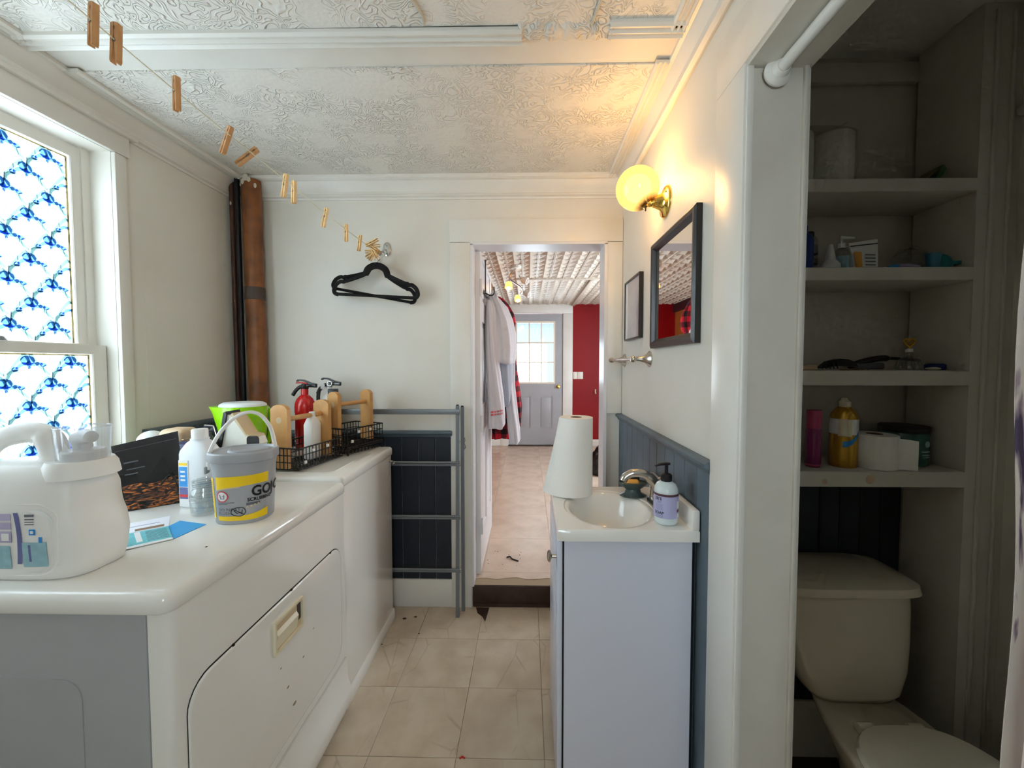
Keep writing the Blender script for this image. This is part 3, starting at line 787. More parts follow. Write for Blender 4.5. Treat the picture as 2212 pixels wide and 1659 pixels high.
# porch beyond the glass
po = struct(B().box(-1.6, 2.0, 6.062, 8.6, 2.22, 2.30).build('porch_roof', 'porch_white', angle=0), 'pale porch ceiling outside the grey door')
struct(B().box(-1.6, 2.0, 8.3, 8.42, 1.80, 2.22).build('porch_beam', 'porch_blue', angle=0), 'pale blue porch beam')
struct(B().box(.40, .62, 8.26, 8.46, .02, 1.80).build('porch_post', 'porch_blue', angle=0), 'pale blue porch post')
struct(B().box(-1.6, 2.0, 6.062, 8.6, -.1, .02).build('porch_deck', 'deck_grey', angle=0), 'porch deck')
for nm, x in (('porch_shade_left', -1.6), ('porch_shade_right', 1.94)): struct(B().box(x, x+.06, 6.062, 8.6, .02, 2.22).build(nm, 'porch_blue', angle=0), 'unseen porch side, added to shade its ceiling')  # unseen side walls, added to keep sky light off the porch ceiling
# ================================================================ THINGS: dryer and washer
DT, WT = .915, .934
dr = thing('clothes_dryer', 'white front-loading dryer with drop-down door, nearest the camera', 'dryer', (-1.05, 1.1, 0))
b = B(); b.prism(rrect(-1.40, -.712, .748, 1.470, .012, 3), .03, .876, 'z').build('cabinet', 'enamel', dr)
# side panel facing the camera, front edge wraps round it
b = B(); b.box(-1.40, -.752, .7415, .749, .03, .872, .002).build('side_panel', 'enamel_shaded', dr, label='side panel greyed in colour for its weaker light')
b = B(); b.prism(rrect(-1.30, -.885, .15, .735, .04, 5), .7395, .7420, 'y').build('side_embossing', 'enamel_shaded', dr)
# front panel with a cut-out for the door (rounded shell)
b = B(); b.prism([(-.749, .7415), (-.722, .7415), (-.712, .745), (-.706, .752), (-.704, .762), (-.704, 1.470), (-.749, 1.470)], .235, .874, 'z').build('front_panel', 'enamel', dr)
# top with rolled edge
b = B(); prof = [(0, 0), (.004, .006), (.004, .026), (.001, .034), (-.006, .040), (-.016, .0425)]
def ringr(o, z): return [(p[0], p[1], z) for p in rrect(-1.405-o, -.700+o, .733-o, 1.478+o, .022+o, 5)]
b.loft([ringr(o, .873+h) for o, h in prof]).build('top_panel', 'enamel', dr, angle=50)
# door: rounded panel that stands a little proud, with a dark gap round it
b = B(); outl = rrect(.772, 1.436, .262, .694, .06, 6)
b.prism(outl, -.706, -.7030, 'x').build('door_gap', 'dark_gap', dr)
do = B().loft([[(x, p[0], p[1]) for p in rrect(.7735+o, 1.4345-o, .2655+o, .6905-o, .058, 6)] for x, o in ((-.705, 0), (-.7015, 0), (-.6995, .002), (-.699, .006))]).build('door', 'enamel', dr, angle=50)
# handle pocket
hf = wall_grid('handle_frame', 'cream_plastic', 'x', -.6990, -.6910, [1.038, 1.045, 1.168, 1.175], [.556, .563, .642, .649], [(1, 1)], do)
B().box(-.7000, -.6982, 1.044, 1.169, .562, .643).build('handle_pocket', 'tan_plastic', do, angle=0)
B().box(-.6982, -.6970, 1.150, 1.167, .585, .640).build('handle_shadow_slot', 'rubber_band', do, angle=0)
B().loft([[(x, y, z) for x, z in ((-.6985, .618), (-.6915, .606), (-.6985, .565))] for y in (1.050, 1.148)]).build('handle_grip', 'cream_plastic', do, angle=0)
for y, z in ((.90, .6925), (1.13, .6925), (1.36, .6925)):
    B().sphere((-.7015, y, z), .0035, 8, 6).build('door_buffer', 'dark_gap', dr)
# toe panel, bowed out at the bottom
b = B(); pr = [(-.749, .03), (-.716, .03), (-.690, .045), (-.682, .075), (-.684, .110), (-.697, .150), (-.700, .228), (-.749, .228)]
b.loft([[(x, y, z) for x, z in pr] for y in (.7415, 1.470)]).build('toe_panel', 'enamel', dr, angle=40)
B().box(-.745, -.712, .745, 1.468, .2285, .2345).build('panel_gap', 'dark_gap', dr, angle=0)
for y in (.80, 1.42):
    for x in (-1.33, -.80): B().cyl((x, y, 0), (x, y, .035), .02, n=10).build('foot', 'black_plastic', dr)
# small scuffs on the door
for y, z, s in ((1.10, .42, .006), (1.18, .45, .005), (1.13, .345, .009), (1.24, .50, .004), (1.07, .50, .004)):
    B().sphere((-.699, y, z), s, 8, 6, .12, 1, .5).build('scuff', 'olive', do)
B().sphere((-.785, .93, DT+.0005), .003, 8, 6, 1, 1, .4).build('speck', 'debris', dr)

wa_ = thing('washing_machine', 'white top-loading washer next to the dark wainscot', 'washer', (-1.05, 1.76, 0))
b = B(); b.prism(rrect(-1.40, -.722, 1.492, 2.042, .012, 3), .02, .885, 'z').build('cabinet', 'enamel', wa_)
b = B(); b.prism([(-.75, 1.488), (-.726, 1.488), (-.719, 1.494), (-.717, 1.502), (-.717, 2.030), (-.720, 2.040), (-.728, 2.045), (-.75, 2.045)], .06, .886, 'z').build('front_panel', 'enamel', wa_)
b = B(); pr = [(-.75, .0), (-.712, .0), (-.709, .02), (-.713, .055), (-.717, .06), (-.75, .06)]
b.loft([[(x, y, z) for x, z in pr] for y in (1.490, 2.044)]).build('toe_panel', 'enamel', wa_)
b = B()
def ringw(o, z): return [(p[0], p[1], z) for p in rrect(-1.405-o, -.714+o, 1.486-o, 2.047+o, .018+o, 5)]
b.loft([ringw(o, z) for o, z in ((0, .888), (.003, .892), (.003, .916), (0, .925), (-.008, .930))]).build('top_panel', 'enamel', wa_, angle=50)
ld = B().loft([[(p[0], p[1], z) for p in rrect(-1.26, -.775, 1.53, 2.0, .03, 4)] for z in (.9305, .9335)]).build('lid', 'enamel', wa_)
B().prism(rrect(-.7745, -.757, 1.72, 1.87, .008, 3), .9305, .9325, 'z').build('lid_lip', 'enamel', ld)
B().tube(arc((-.7745, 1.795, .9315), .010, -90, 90, 6, 'xy'), .0012, 6).build('lid_notch', 'dull_steel', ld)
hk = B().tube(spline([(-.717, 2.005, .862), (-.705, 2.006, .862), (-.699, 2.016, .858), (-.694, 2.012, .848), (-.700, 2.004, .846)], 5), .003, 8).build('hook_eye', 'nickel', wa_)
B().cyl((-.7175, 2.005, .862), (-.712, 2.005, .862), .008, .005, 12).build('hook_collar', 'nickel', hk)

# ================================================================ THINGS: on the dryer
# --- big detergent jug
jx, jy, jz = -1.086, .838, DT
jg = thing('detergent_jug', 'big white detergent jug with handle and blue back label', 'jug', (jx, jy, jz))
def sup(a, bq, e, n=44, cx=0, cy=0):
    out = []
    for i in range(n):
        t = 2*PI*i/n; c, s = math.cos(t), math.sin(t)
        out.append((cx+a*math.copysign(abs(c)**(2/e), c), cy+bq*math.copysign(abs(s)**(2/e), s)))
    return out
SEC = [(.000, .148, .060, 4, 0), (.004, .155, .067, 4, 0), (.030, .161, .071, 4.2, 0), (.075, .164, .073, 4.2, .002), (.110, .160, .073, 4.2, 0), (.135, .153, .073, 4.2, -.003), (.155, .153, .073, 4, -.004),
       (.180, .153, .072, 4, -.005), (.205, .148, .069, 3.6, -.006), (.222, .135, .062, 3.2, -.004), (.232, .105, .054, 2.8, .010), (.238, .080, .045, 2.4, .03)]
body = LB().loft([[(p[0], p[1], z) for p in sup(a, d, e, 44, c)] for z, a, d, e, c in SEC]).build('body', 'jug_plastic', jg, angle=60)
def jfront(x, z, off=.0008):
    for (z0, a0, d0, e0, c0), (z1, a1, d1, e1, c1) in zip(SEC, SEC[1:]):
        if z0 <= z <= z1:
            t = (z-z0)/(z1-z0); a, d, e, c = a0+(a1-a0)*t, d0+(d1-d0)*t, e0+(e1-e0)*t, c0+(c1-c0)*t; break
    q = max(0., 1-abs((x-c)/a)**e)
    return -d*q**(1/e)-off
def jpatch(name, m, x0, x1, z0, z1, off, skew=0, arch=0):
    LB().patch(lambda u, v: ((lambda X, Z: (X, jfront(X, Z, off), Z))(x0+(x1-x0)*u+skew*(v-.5)+arch*math.sin(PI*v), z0+(z1-z0)*v)), 8, 8).build(name, m, lab, angle=60)
# label panel and its print
lab = LB().loft([[(x, jfront(x, z, .0003), z) for x, z in rrect(-.125, .118, .020, .150, .03, 5)], [(x, jfront(x, z, .0012), z) for x, z in rrect(-.124, .117, .021, .149, .03, 5)]], True, True).build('label', 'white_plastic', jg, angle=60)
for nm, m, x0, x1, z0, z1, sk, ar in (
    ('print_block', 'pale_teal_print', -.140, .018, .030, .078, 0, 0), ('print_block', 'teal_print', -.060, -.012, .082, .106, 0, 0), ('print_bar', 'navy_print', .029, .038, .040, .146, -.003, .005),
    ('print_block', 'pale_teal_print', .043, .090, .034, .085, 0, 0), ('barcode', 'grey_print', .050, .068, .137, .1425, 0, 0), ('barcode', 'grey_print', .050, .068, .131, .1335, 0, 0), ('barcode', 'grey_print', .050, .068, .126, .128, 0, 0), ('barcode', 'grey_print', .050, .068, .121, .123, 0, 0),
    ('print_mark', 'lilac_print', -.004, .022, .130, .144, 0, 0), ('print_mark', 'lilac_print', .000, .022, .112, .126, 0, 0), ('print_mark', 'lilac_print', -.002, .022, .085, .108, 0, 0), ('print_mark', 'white_plastic', .002, .018, .089, .104, 0, 0),
    ('print_mark', 'blue_print', .058, .070, .100, .112, 0, 0), ('print_mark', 'white_plastic', .061, .067, .103, .109, 0, 0), ('print_mark', 'navy_print', -.018, -.014, .062, .082, 0, 0), ('print_mark', 'blue_print', .076, .082, .084, .096, 0, 0), ('print_mark', 'navy_print', .055, .060, .045, .080, 0, 0),
    ('print_mark', 'teal_print', -.020, -.002, .112, .142, 0, 0)):
    jpatch(nm, m, x0+.019, x1+.019, z0, z1, .0018 if 'white' not in m else .0023, sk, ar)
LB().tube([(x, jfront(x, z, .0), z) for x, z in rrect(-.132, .126, .014, .162, .04, 6)], .0022, 6, closed=True).build('label_ridge', 'jug_plastic', jg)
# handle arch
LB().tube(spline([(.045, 0, .200), (.048, 0, .245), (.035, 0, .283), (.0, 0, .297), (-.05, 0, .290), (-.10, 0, .265), (-.135, 0, .20)], 6), [.030]*6+[.026]*8+[.023]*10+[.022]*8+[.025]*5, 14, flat=.85).build('handle', 'jug_plastic', jg, angle=60)
# neck, spout and clear measuring cap
LB().lathe([(.062, .205), (.058, .230), (.052, .240)], (.106, 0, 0), 30).build('neck', 'jug_plastic', jg)
LB().lathe([(.036, .240), (.036, .256), (.033, .260), (.026, .260)], (.112, 0, 0), 26).build('collar', 'white_plastic', jg)
LB().tube([(.100, .01, .262), (.105, 0, .285), (.128, -.008, .290), (.146, -.014, .290)], [.016, .017, .016, .013], 14).build('spout', 'white_plastic', jg)
cp = LB(); cp.lathe([(.041, .240), (.044, .290), (.045, .310)], (.112, 0, 0), 34, cap0=False, cap1=False)
cp.build('clear_cap', 'cap_plastic', jg, angle=60)
LB().lathe([(.0455, .3085), (.0460, .3105), (.0435, .3115), (.0430, .3085)], (.112, 0, 0), 34, cap0=False, cap1=False).build('cap_rim', 'cap_plastic', jg)

# --- dark printed folder standing open behind the jug
fo = thing('printed_folder', 'black folder with brown squiggly print, standing behind the detergent jug', 'folder', (-1.17, 1.20, DT))
# corners taken round the upright sheet
A_, B_, C_, D_ = (-1.212, 1.150, DT+.001), (-1.108, 1.238, DT+.001), (-1.132, 1.244, 1.146), (-1.262, 1.158, 1.113)
def quad3(u, v):
    p = [Vector(q) for q in (A_, B_, C_, D_)]
    return (p[0]*(1-u)+p[1]*u)*(1-v)+(p[3]*(1-u)+p[2]*u)*v
nrm = (Vector(B_)-Vector(A_)).cross(Vector(D_)-Vector(A_)).normalized()
b = B(); R0 = [quad3(*t) for t in ((0, 0), (1, 0), (1, 1), (0, 1))]
b.loft([[tuple(p) for p in R0], [tuple(p-nrm*.006) for p in R0]]).build('cover', 'black_plastic', fo, angle=0)
b = B(); b.patch(lambda u, v: tuple(quad3(.02+.96*u, .01+.36*v+.02*math.sin(u*9)*(v > .9))+nrm*.0008), 10, 4).build('print_picture', 'squiggle_print', fo, angle=0, label='brown and orange squiggles')
for (u0, u1, v0, v1) in ((.12, .34, .70, .72), (.14, .42, .60, .615), (.10, .30, .53, .545), (.02, .95, .90, .905)):
    B().patch(lambda u, v: tuple(quad3(u0+(u1-u0)*u, v0+(v1-v0)*v)+nrm*.0008), 1, 1).build('print_line', 'grey_print', fo, angle=0)
tw = B().tube(spline([tuple(quad3(.62, .30)+nrm*.012), tuple(quad3(.80, .42)+nrm*.02), tuple(quad3(.90, .25)+nrm*.012), tuple(quad3(.86, .12)+nrm*.010)], 5), .0028, 8)
tag(tw.build('black_cable', 'black_plastic'), 'short black cable lying against the printed folder', 'cable')

# --- blue carton and beige case behind
bx = thing('blue_carton', 'dark blue carton wedged behind the white alcohol bottle', 'box', (-1.20, 1.36, DT))
B().box(-1.25, -1.125, 1.332, 1.39, DT, 1.085, .003).build('carton', 'blue_box', bx)
B().box(-1.245, -1.13, 1.3312, 1.3322, 1.05, 1.06).build('print_band', 'white_print', bx, angle=0)
be = thing('beige_case', 'beige rounded case at the back of the dryer', 'case', (-1.30, 1.41, DT))
B().box(-1.35, -1.255, 1.393, 1.480, DT, 1.125, .022, 4).build('case_body', 'beige_box', be)
B().box(-1.352, -1.253, 1.40, 1.468, 1.085, 1.089, .001).build('case_seam', 'tan_plastic', be)
wd = thing('white_dome', 'white domed cap showing over the black folder', 'container', (-1.397, 1.425, DT))
B().lathe([(.036, 0), (.038, .005), (.038, .16), (.034, .165)], (-1.397, 1.425, DT), 24).build('container_body', 'white_plastic', wd)
B().sphere((-1.397, 1.425, DT+.165), .042, 24, 12, sz=.85).build('cap', 'lid_white', wd)

# --- white plastic bottle with blue label
pb = thing('alcohol_bottle', 'translucent white bottle with blue label between folder and grey tub', 'bottle', (-1.036, 1.216, DT), rz=-.10)
secs = [(0, .050, .030), (.004, .054, .034), (.165, .054, .034), (.176, .052, .032), (.200, .034, .024), (.212, .020, .020), (.220, .019, .019)]
LB().loft([[(p[0], p[1], z) for p in sup(a, d, 4 if a > .03 else 2.2, 32)] for z, a, d in secs]).build('body', 'bottle_hdpe', pb, angle=50)
LB().lathe([(.022, .214), (.022, .240), (.020, .243)], (0, 0, 0), 22).build('screw_cap', 'white_plastic', pb)
LB().lathe([(.025, .211), (.025, .214)], (0, 0, 0), 22).build('neck_ring', 'bottle_hdpe', pb)
la = LB().box(-.041, -.008, -.0352, -.0325, .006, .150).build('label', 'white_print', pb, angle=0)
for nm, m, z0, z1 in (('label_band', 'yellow_print', .134, .142), ('label_band', 'blue_print', .068, .130), ('label_band', 'navy_print', .030, .066), ('label_band', 'red_print', .036, .044)):
    LB().box(-.039, -.011, -.0358 if m != 'red_print' else -.0362, -.0351, z0, z1).build(nm, m, la, angle=0)
for z in (.112, .098, .086):
    LB().box(-.034, -.018, -.0363, -.0357, z, z+.006).build('label_text', 'white_print', la, angle=0)

# --- clear jar
gj = thing('glass_jar', 'empty clear glass jar in front of the white bottle', 'jar', (-.965, 1.145, DT))
LB().lathe([(.030, .0), (.034, .004), (.036, .02), (.036, .062), (.034, .070), (.029, .078), (.029, .098), (.031, .100), (.031, .103), (.028, .104), (.027, .098), (.027, .080), (.032, .068), (.033, .010), (.002, .006)], (0, 0, 0), 30, cap1=False).build('glass', 'jar_glass', gj, angle=50)
for z in (.084, .090, .096): LB().tube([(.0298*math.cos(2*PI*i/24), .0298*math.sin(2*PI*i/24), z) for i in range(24)], .0011, 6, closed=True).build('screw_thread', 'jar_glass', gj)
for z in (.045, .056): LB().tube([(.0365*math.cos(2*PI*i/24), .0365*math.sin(2*PI*i/24), z) for i in range(24)], .0011, 6, closed=True).build('glass_ridge', 'jar_glass', gj)

# --- scrubbing-wipe tub
tb = thing('wipes_tub', 'oval grey wipes tub with yellow bands and white bail handle', 'tub', (-.826, 1.122, DT), rz=.22)
TS = [(0, .066, .058), (.004, .069, .061), (.155, .0765, .067), (.158, .0775, .068), (.172, .0785, .069), (.174, .082, .0725)]
def tub_e(z):
    for (z0, a0, d0), (z1, a1, d1) in zip(TS, TS[1:]):
        if z0 <= z <= z1:
            t = (z-z0)/(z1-z0); return a0+(a1-a0)*t, d0+(d1-d0)*t
    return TS[-1][1:]
LB().loft([[(p[0], p[1], z) for p in sup(a, d, 2.5, 56)] for z, a, d in TS]).build('body', 'grey_plastic', tb, angle=40)
ld = LB().loft([[(p[0], p[1], z) for p in sup(a, d, 2.5, 56)] for z, a, d in ((.1745, .084, .0745), (.178, .085, .0755), (.197, .084, .0745), (.201, .081, .0715), (.2005, .075, .0655), (.196, .072, .0625))]).build('lid', 'grey_plastic', tb, angle=30)
LB().loft([[(p[0]+.012, p[1], z) for p in sup(a, d, 2.2, 40)] for z, a, d in ((.196, .052, .042), (.201, .050, .040), (.2025, .045, .035), (.200, .038, .028))]).build('lid_dimple', 'grey_plastic', ld, angle=30)
def tp(th, z, off):          # point on the tub's side; th in degrees, -90 faces the camera side
    a, d = tub_e(z); t = math.radians(th); c, s = math.cos(t), math.sin(t)
    return ((a+off)*math.copysign(abs(c)**.8, c), (d+off)*math.copysign(abs(s)**.8, s), z)
def tpatch(name, m, t0, t1, zf0, zf1, off=.0006, par=None):
    return LB().patch(lambda u, v: tp(t0+(t1-t0)*u, zf0(u)+(zf1(u)-zf0(u))*v, off), 24, 3).build(name, m, par or tb, angle=60)
C = lambda z: (lambda u: z)
tpatch('back_label', 'yellow_print', -162, -134, C(.018), C(.132))
for i in range(11): tpatch('small_print', 'grey_print', -159, -138, C(.118-i*.0055), C(.1195-i*.0055), .0010)
tpatch('barcode', 'white_print', -155, -143, C(.026), C(.058), .0010)
tpatch('barcode_bars', 'black_print', -153, -145, C(.030), C(.054), .0013)
tpatch('yellow_band', 'yellow_print', -124, -20, lambda u: .100+.012*math.sin(u*PI*.6), lambda u: .135+.005*u)
tpatch('band_tan_edge', 'tan_plastic', -124, -82, lambda u: .097+.010*math.sin(u*PI*.30), lambda u: .100+.0105*math.sin(u*PI*.30), .0009)  # tan strip along the upper band's lower edge
tpatch('yellow_band', 'yellow_print', -124, -20, lambda u: .014-.003*math.sin(u*PI), lambda u: .026-.006*math.sin(u*PI)+.012*u)
def ttext(s, th, z, size, m, par, bold=0., off=.0012, k=58.0):
    v, f = text2d(s, size, bold)
    b = LB(); dth = 100/ (2*PI*.082) * 3.6
    b._add([tp(th+x*dth*7.0/ .1 * .1 if False else th+math.degrees(x/.070), z+y, off) for x, y in v], f)
    return b.build('lettering', m, par, angle=0)
ttext('GOJO', -62, .078, .040, 'black_print', tb, .0012)
ttext('SCRUBBING', -70, .064, .0135, 'black_print', tb, .0004)
ttext('DO NOT', -120, .040, .0115, 'grey_print', tb)
ttext('FLUSH', -120, .030, .0115, 'grey_print', tb)
tpatch('grey_bar', 'grey_print', -72, -42, C(.053), C(.060))
tpatch('small_print', 'grey_print', -122, -90, C(.0625), C(.0642)); tpatch('small_print', 'grey_print', -122, -100, C(.0590), C(.0603))
def tdisc(nm, m, th, z, r0, r1, off):
    b = LB(); n = 24; b.loft([[tp(th+math.degrees(r*math.cos(2*PI*i/n)/.070), z+r*math.sin(2*PI*i/n), off) for i in range(n)] for r in (r0, r1)], False, False)
    b.build(nm, m, tb, angle=60)
tdisc('warning_disc', 'white_print', -110, .081, .0135, .0005, .0009); tdisc('warning_ring', 'red_print', -110, .081, .0155, .0130, .0012)
tdisc('no_flush_ring', 'black_print', -84, .037, .0135, .0118, .0012)
b = LB(); b.tube([tp(-110+math.degrees(x/.070), .081+y, .0016) for x, y in ((-.006, .006), (-.002, -.006), (.005, -.006), (.006, .005), (.002, .001))], .0007, 5).build('hand_mark', 'grey_print', tb)
b = LB(); b.tube([tp(-84+math.degrees(x/.070), .037+y, .0014) for x, y in ((-.008, .004), (-.004, -.005), (0, -.002), (.004, -.006), (.006, .005))], .0010, 5).build('figure_mark', 'black_print', tb)
b = LB(); b.tube([tp(-84+math.degrees(x/.070), .037+y, .0015) for x, y in ((-.009, .008), (.009, -.008))], .0008, 5).build('no_flush_slash', 'black_print', tb)
for i in range(4): tdisc('gold_dot', 'tan_plastic', -70+i*8, .048+i*.002, .003, .0003, .001)
# white bail, ends on the lid's two sides
hd = LB(); pts = [(-.079, -.028, .150), (-.077, -.024, .195), (-.062, -.006, .245), (-.035, .020, .287), (-.003, .036, .303), (.027, .044, .293), (.052, .046, .255), (.066, .040, .205), (.070, .036, .180)]
hd.tube(spline(pts, 6), .0055, 10, flat=.6); hd.build('bail_handle', 'white_plastic', tb, angle=60)
LB().box(-.086, -.080, -.038, -.018, .140, .160, .002).build('handle_lug', 'grey_plastic', tb)

# --- leaflets
def sheet(name, label, m, pts, z=DT, t=.0012, extra=()):
    t_ = thing(name, label, 'leaflet', (sum(p[0] for p in pts)/len(pts), sum(p[1] for p in pts)/len(pts), z))
    B().prism(pts, z+.0004, z+.0004+t, 'z').build('paper', m, t_, angle=0)
    for nm, m2, pp in extra: B().prism(pp, z+.0004+t, z+.0006+t, 'z').build(nm, m2, t_, angle=0)
    return t_
L2 = lambda a, c, t: (a[0]+(c[0]-a[0])*t, a[1]+(c[1]-a[1])*t)
def inset(p, u0, u1, v0, v1):
    q = lambda u, v: L2(L2(p[0], p[1], u), L2(p[3], p[2], u), v)
    return [q(u0, v0), q(u1, v0), q(u1, v1), q(u0, v1)]
P1 = [(-.965, .905), (-.902, .967), (-.985, 1.043), (-1.06, .985)]
sheet('leaflet', 'teal leaflet with fine print beside the detergent jug', 'white_print', P1, DT+.0018, .0012,
      [('print_block', 'teal_print', inset(P1, .0, 1, .12, .98)), ] )
for k in range(9):
    o = B().prism(inset(P1, .50, .95, .22+k*.08, .245+k*.08), DT+.00362, DT+.0038, 'z')
    o.build('print_line', 'grey_print', bpy.data.objects['leaflet'], angle=0)
B().prism(inset(P1, .28, .40, .25, .95), DT+.00362, DT+.0038, 'z').build('print_strip', 'white_print', bpy.data.objects['leaflet'], angle=0)
P2 = [(-.902, .969), (-.893, 1.055), (-.985, 1.075), (-.986, 1.045)]
sheet('leaflet', 'bright blue folded leaflet poking out under the grey tub', 'cyan_paper', [(-.902, .969), (-.895, 1.062), (-.99, 1.085), (-.987, 1.046)], DT, .0014)
P3 = [(-1.065, .99), (-.99, 1.05), (-1.05, 1.12), (-1.13, 1.05)]
t3 = sheet('leaflet', 'white leaflet with a brown picture under the teal leaflet', 'paper', P3, DT, .0012, [('print_picture', 'cardboard', inset(P3, .3, .9, .05, .25)), ('print_lines', 'lilac_print', inset(P3, .2, .8, .5, .56))])

# --- green pitcher
gp = thing('pitcher', 'lime green plastic pitcher with white lid', 'pitcher', (-1.225, 1.665, WT))
gp.scale = (.86, .86, .95)
rings = []
for z, r in ((0, .085), (.006, .092), (.12, .100), (.235, .108), (.262, .110)):
    ring = []
    for i in range(40):
        a = 2*PI*i/40; k = max(0, math.cos(a-math.radians(195)))**10 * .040*max(0, (z-.17)/.09)
        ring.append(((r+k)*math.cos(a), (r*.86+k)*math.sin(a), z))
    rings.append(ring)
LB().loft(rings).build('body', 'green_plastic', gp, angle=60)
LB().loft([[(r*math.cos(2*PI*i/40), r*.86*math.sin(2*PI*i/40), z) for i in range(40)] for z, r in ((.2625, .106), (.270, .104), (.279, .088), (.281, .06), (.278, .02))]).build('lid', 'lid_white', gp, angle=60)
LB().tube(spline([(.03, .086, .235), (.04, .13, .235), (.045, .14, .17), (.04, .125, .08), (.03, .083, .06)], 5), .011, 10).build('handle', 'green_plastic', gp)
LB().patch(lambda u, v: ((.1065)*math.cos(-1.2+.7*u), .1065*.86*math.sin(-1.2+.7*u), .10+.05*v), 6, 2).build('sticker', 'leaf_green', gp) if False else None

# --- cream handheld vacuum lying on its nozzle
hv = thing('handheld_vacuum', 'cream handheld vacuum with black rim leaning on the green pitcher', 'vacuum', (-1.07, 1.44, DT))
b = B()
prof = [(-1.150, .935), (-1.120, .930), (-1.018, 1.020), (-.990, 1.068), (-1.000, 1.094), (-1.030, 1.098), (-1.085, 1.175), (-1.100, 1.178)]
b.loft([[(x, 1.41, z) for x, z in prof], [(x+.006, 1.395, z) for x, z in prof], [(x+.006, 1.485, z) for x, z in prof], [(x, 1.50, z) for x, z in prof]][0:1]+[[(x, y, z) for x, z in prof] for y in (1.47,)]).build('body', 'vac_cream', hv, angle=30)
b = B(); q = [(-1.085, 1.176), (-1.030, 1.099), (-1.002, 1.095), (-1.004, 1.100), (-1.028, 1.106), (-1.078, 1.184)]
b.loft([[(x, y, z) for x, z in q] for y in (1.408, 1.472)]).build('top_strip', 'tan_plastic', hv, angle=30)
b = B(); q = [(-1.152, .934), (-1.146, .934), (-1.096, 1.178), (-1.100, 1.190), (-1.108, 1.186)]
b.loft([[(x, y, z) for x, z in q] for y in (1.404, 1.476)]).build('black_rim', 'black_plastic', hv, angle=30)
nz = B(); nz.prism(rrect(-1.022, -.985, 1.062, 1.097, .010, 4), 1.4065, 1.410, 'y').build('nozzle_mouth', 'black_print', hv)
nf = B(); nf.tube([(x, 1.408, z) for x, z in rrect(-1.024, -.983, 1.060, 1.099, .010, 4)], .0025, 6, closed=True).build('nozzle_rim', 'rubber_band', hv)
B().box(-1.150, -1.05, 1.412, 1.468, DT, .936, .006).build('foot', 'grey_plastic', hv)
st = thing('steel_scoop', 'small steel scoop behind the cream handheld vacuum', 'scoop', (-1.20, 1.47, DT))
B().tube([(-1.19, 1.48, DT+.002), (-1.205, 1.475, 1.05), (-1.215, 1.47, 1.10)], [.006, .006, .008], 8).build('handle', 'dull_steel', st)
B().loft([[(-1.235, 1.465, 1.095), (-1.195, 1.475, 1.088), (-1.195, 1.478, 1.092), (-1.235, 1.470, 1.100)], [(-1.228, 1.460, 1.130), (-1.200, 1.470, 1.125), (-1.200, 1.473, 1.128), (-1.228, 1.464, 1.134)]]).build('scoop_head', 'steel', st)

# ================================================================ THINGS: on the washer
def caddy(label, x0, x1, y0, y1, z, pw, ph, cell=.0185):
    t = thing('wire_caddy', label, 'caddy', ((x0+x1)/2, (y0+y1)/2, z), group='wood and wire caddies on the washer')
    xc = (x0+x1)/2-.002
    for y, sg in ((y0+.012, 1), (y1-.012, -1)):
        p = [(xc-pw/2, z+.006), (xc+pw/2, z+.006), (xc+pw/2, z+ph-.018), (xc+pw*.34, z+ph-.006), (xc+pw*.15, z+ph), (xc-pw*.15, z+ph), (xc-pw*.34, z+ph-.006), (xc-pw/2, z+ph-.018)]
        pl = B().prism(p, y-.010, y+.010, 'y').build('end_board', 'caddy_wood', t, angle=20)
        B().cyl((xc, y-sg*.0105, z+ph-.062), (xc, y-sg*.0100, z+ph-.062), .013, n=18).build('dowel_end', 'tan_plastic', pl)
    B().cyl((xc, y0+.02, z+ph-.062), (xc, y1-.02, z+ph-.062), .0105, n=16).build('dowel', 'caddy_wood', t)
    hgt = .085; r = .0021
    def wire(nm, pts, rr=r): B().tube(pts, rr, 5).build(nm, 'black_wire', t)
    bsk = B()
    for zz, k in ((z+.004, 1.4), (z+.004+hgt*.33, 1), (z+.004+hgt*.66, 1), (z+.004+hgt, 1.6)):
        bsk.tube([(x0, y0, zz), (x1, y0, zz), (x1, y1, zz), (x0, y1, zz)], r*k, 5, closed=True)
    n = round((y1-y0)/cell); m = round((x1-x0)/cell)
    for i in range(n+1):
        y = y0+(y1-y0)*i/n; bsk.tube([(x0, y, z+.004+hgt), (x0, y, z+.004), (x1, y, z+.004), (x1, y, z+.004+hgt)], r, 5)
    for i in range(m+1):
        x = x0+(x1-x0)*i/m; bsk.tube([(x, y0, z+.004+hgt), (x, y0, z+.004), (x, y1, z+.004), (x, y1, z+.004+hgt)], r, 5)
    bsk.build('wire_basket', 'black_wire', t, kind='stuff')
    for (x, y, zz) in ((x1+.001, y0+.3*(y1-y0), z+.070), (x1+.001, y0+.12*(y1-y0), z+.030), (x1+.001, y0+.62*(y1-y0), z+.072)):
        B().box(x-.003, x+.004, y-.006, y+.006, zz-.006, zz+.006, .001).build('wire_clip', 'white_plastic', t)
    return t
caddy('wood and black wire caddy nearer the grey tub', -1.057, -.877, 1.538, 1.802, WT+.004, .078, .262).rotation_euler.z = -.185
tr_ = thing('wire_tray', 'flat black wire tray under the far caddy', 'tray', (-.8775, 1.936, WT+.002))
b = B(); tx0_, tx1_, ty0_, ty1_ = -.966, -.789, 1.825, 2.047
for i in range(9): b.tube([(tx0_+i*(tx1_-tx0_)/8, ty0_, WT+.008), (tx0_+i*(tx1_-tx0_)/8, ty1_, WT+.008)], .0018, 5)
for i in range(11): b.tube([(tx0_, ty0_+i*(ty1_-ty0_)/10, WT+.010), (tx1_, ty0_+i*(ty1_-ty0_)/10, WT+.010)], .0018, 5)
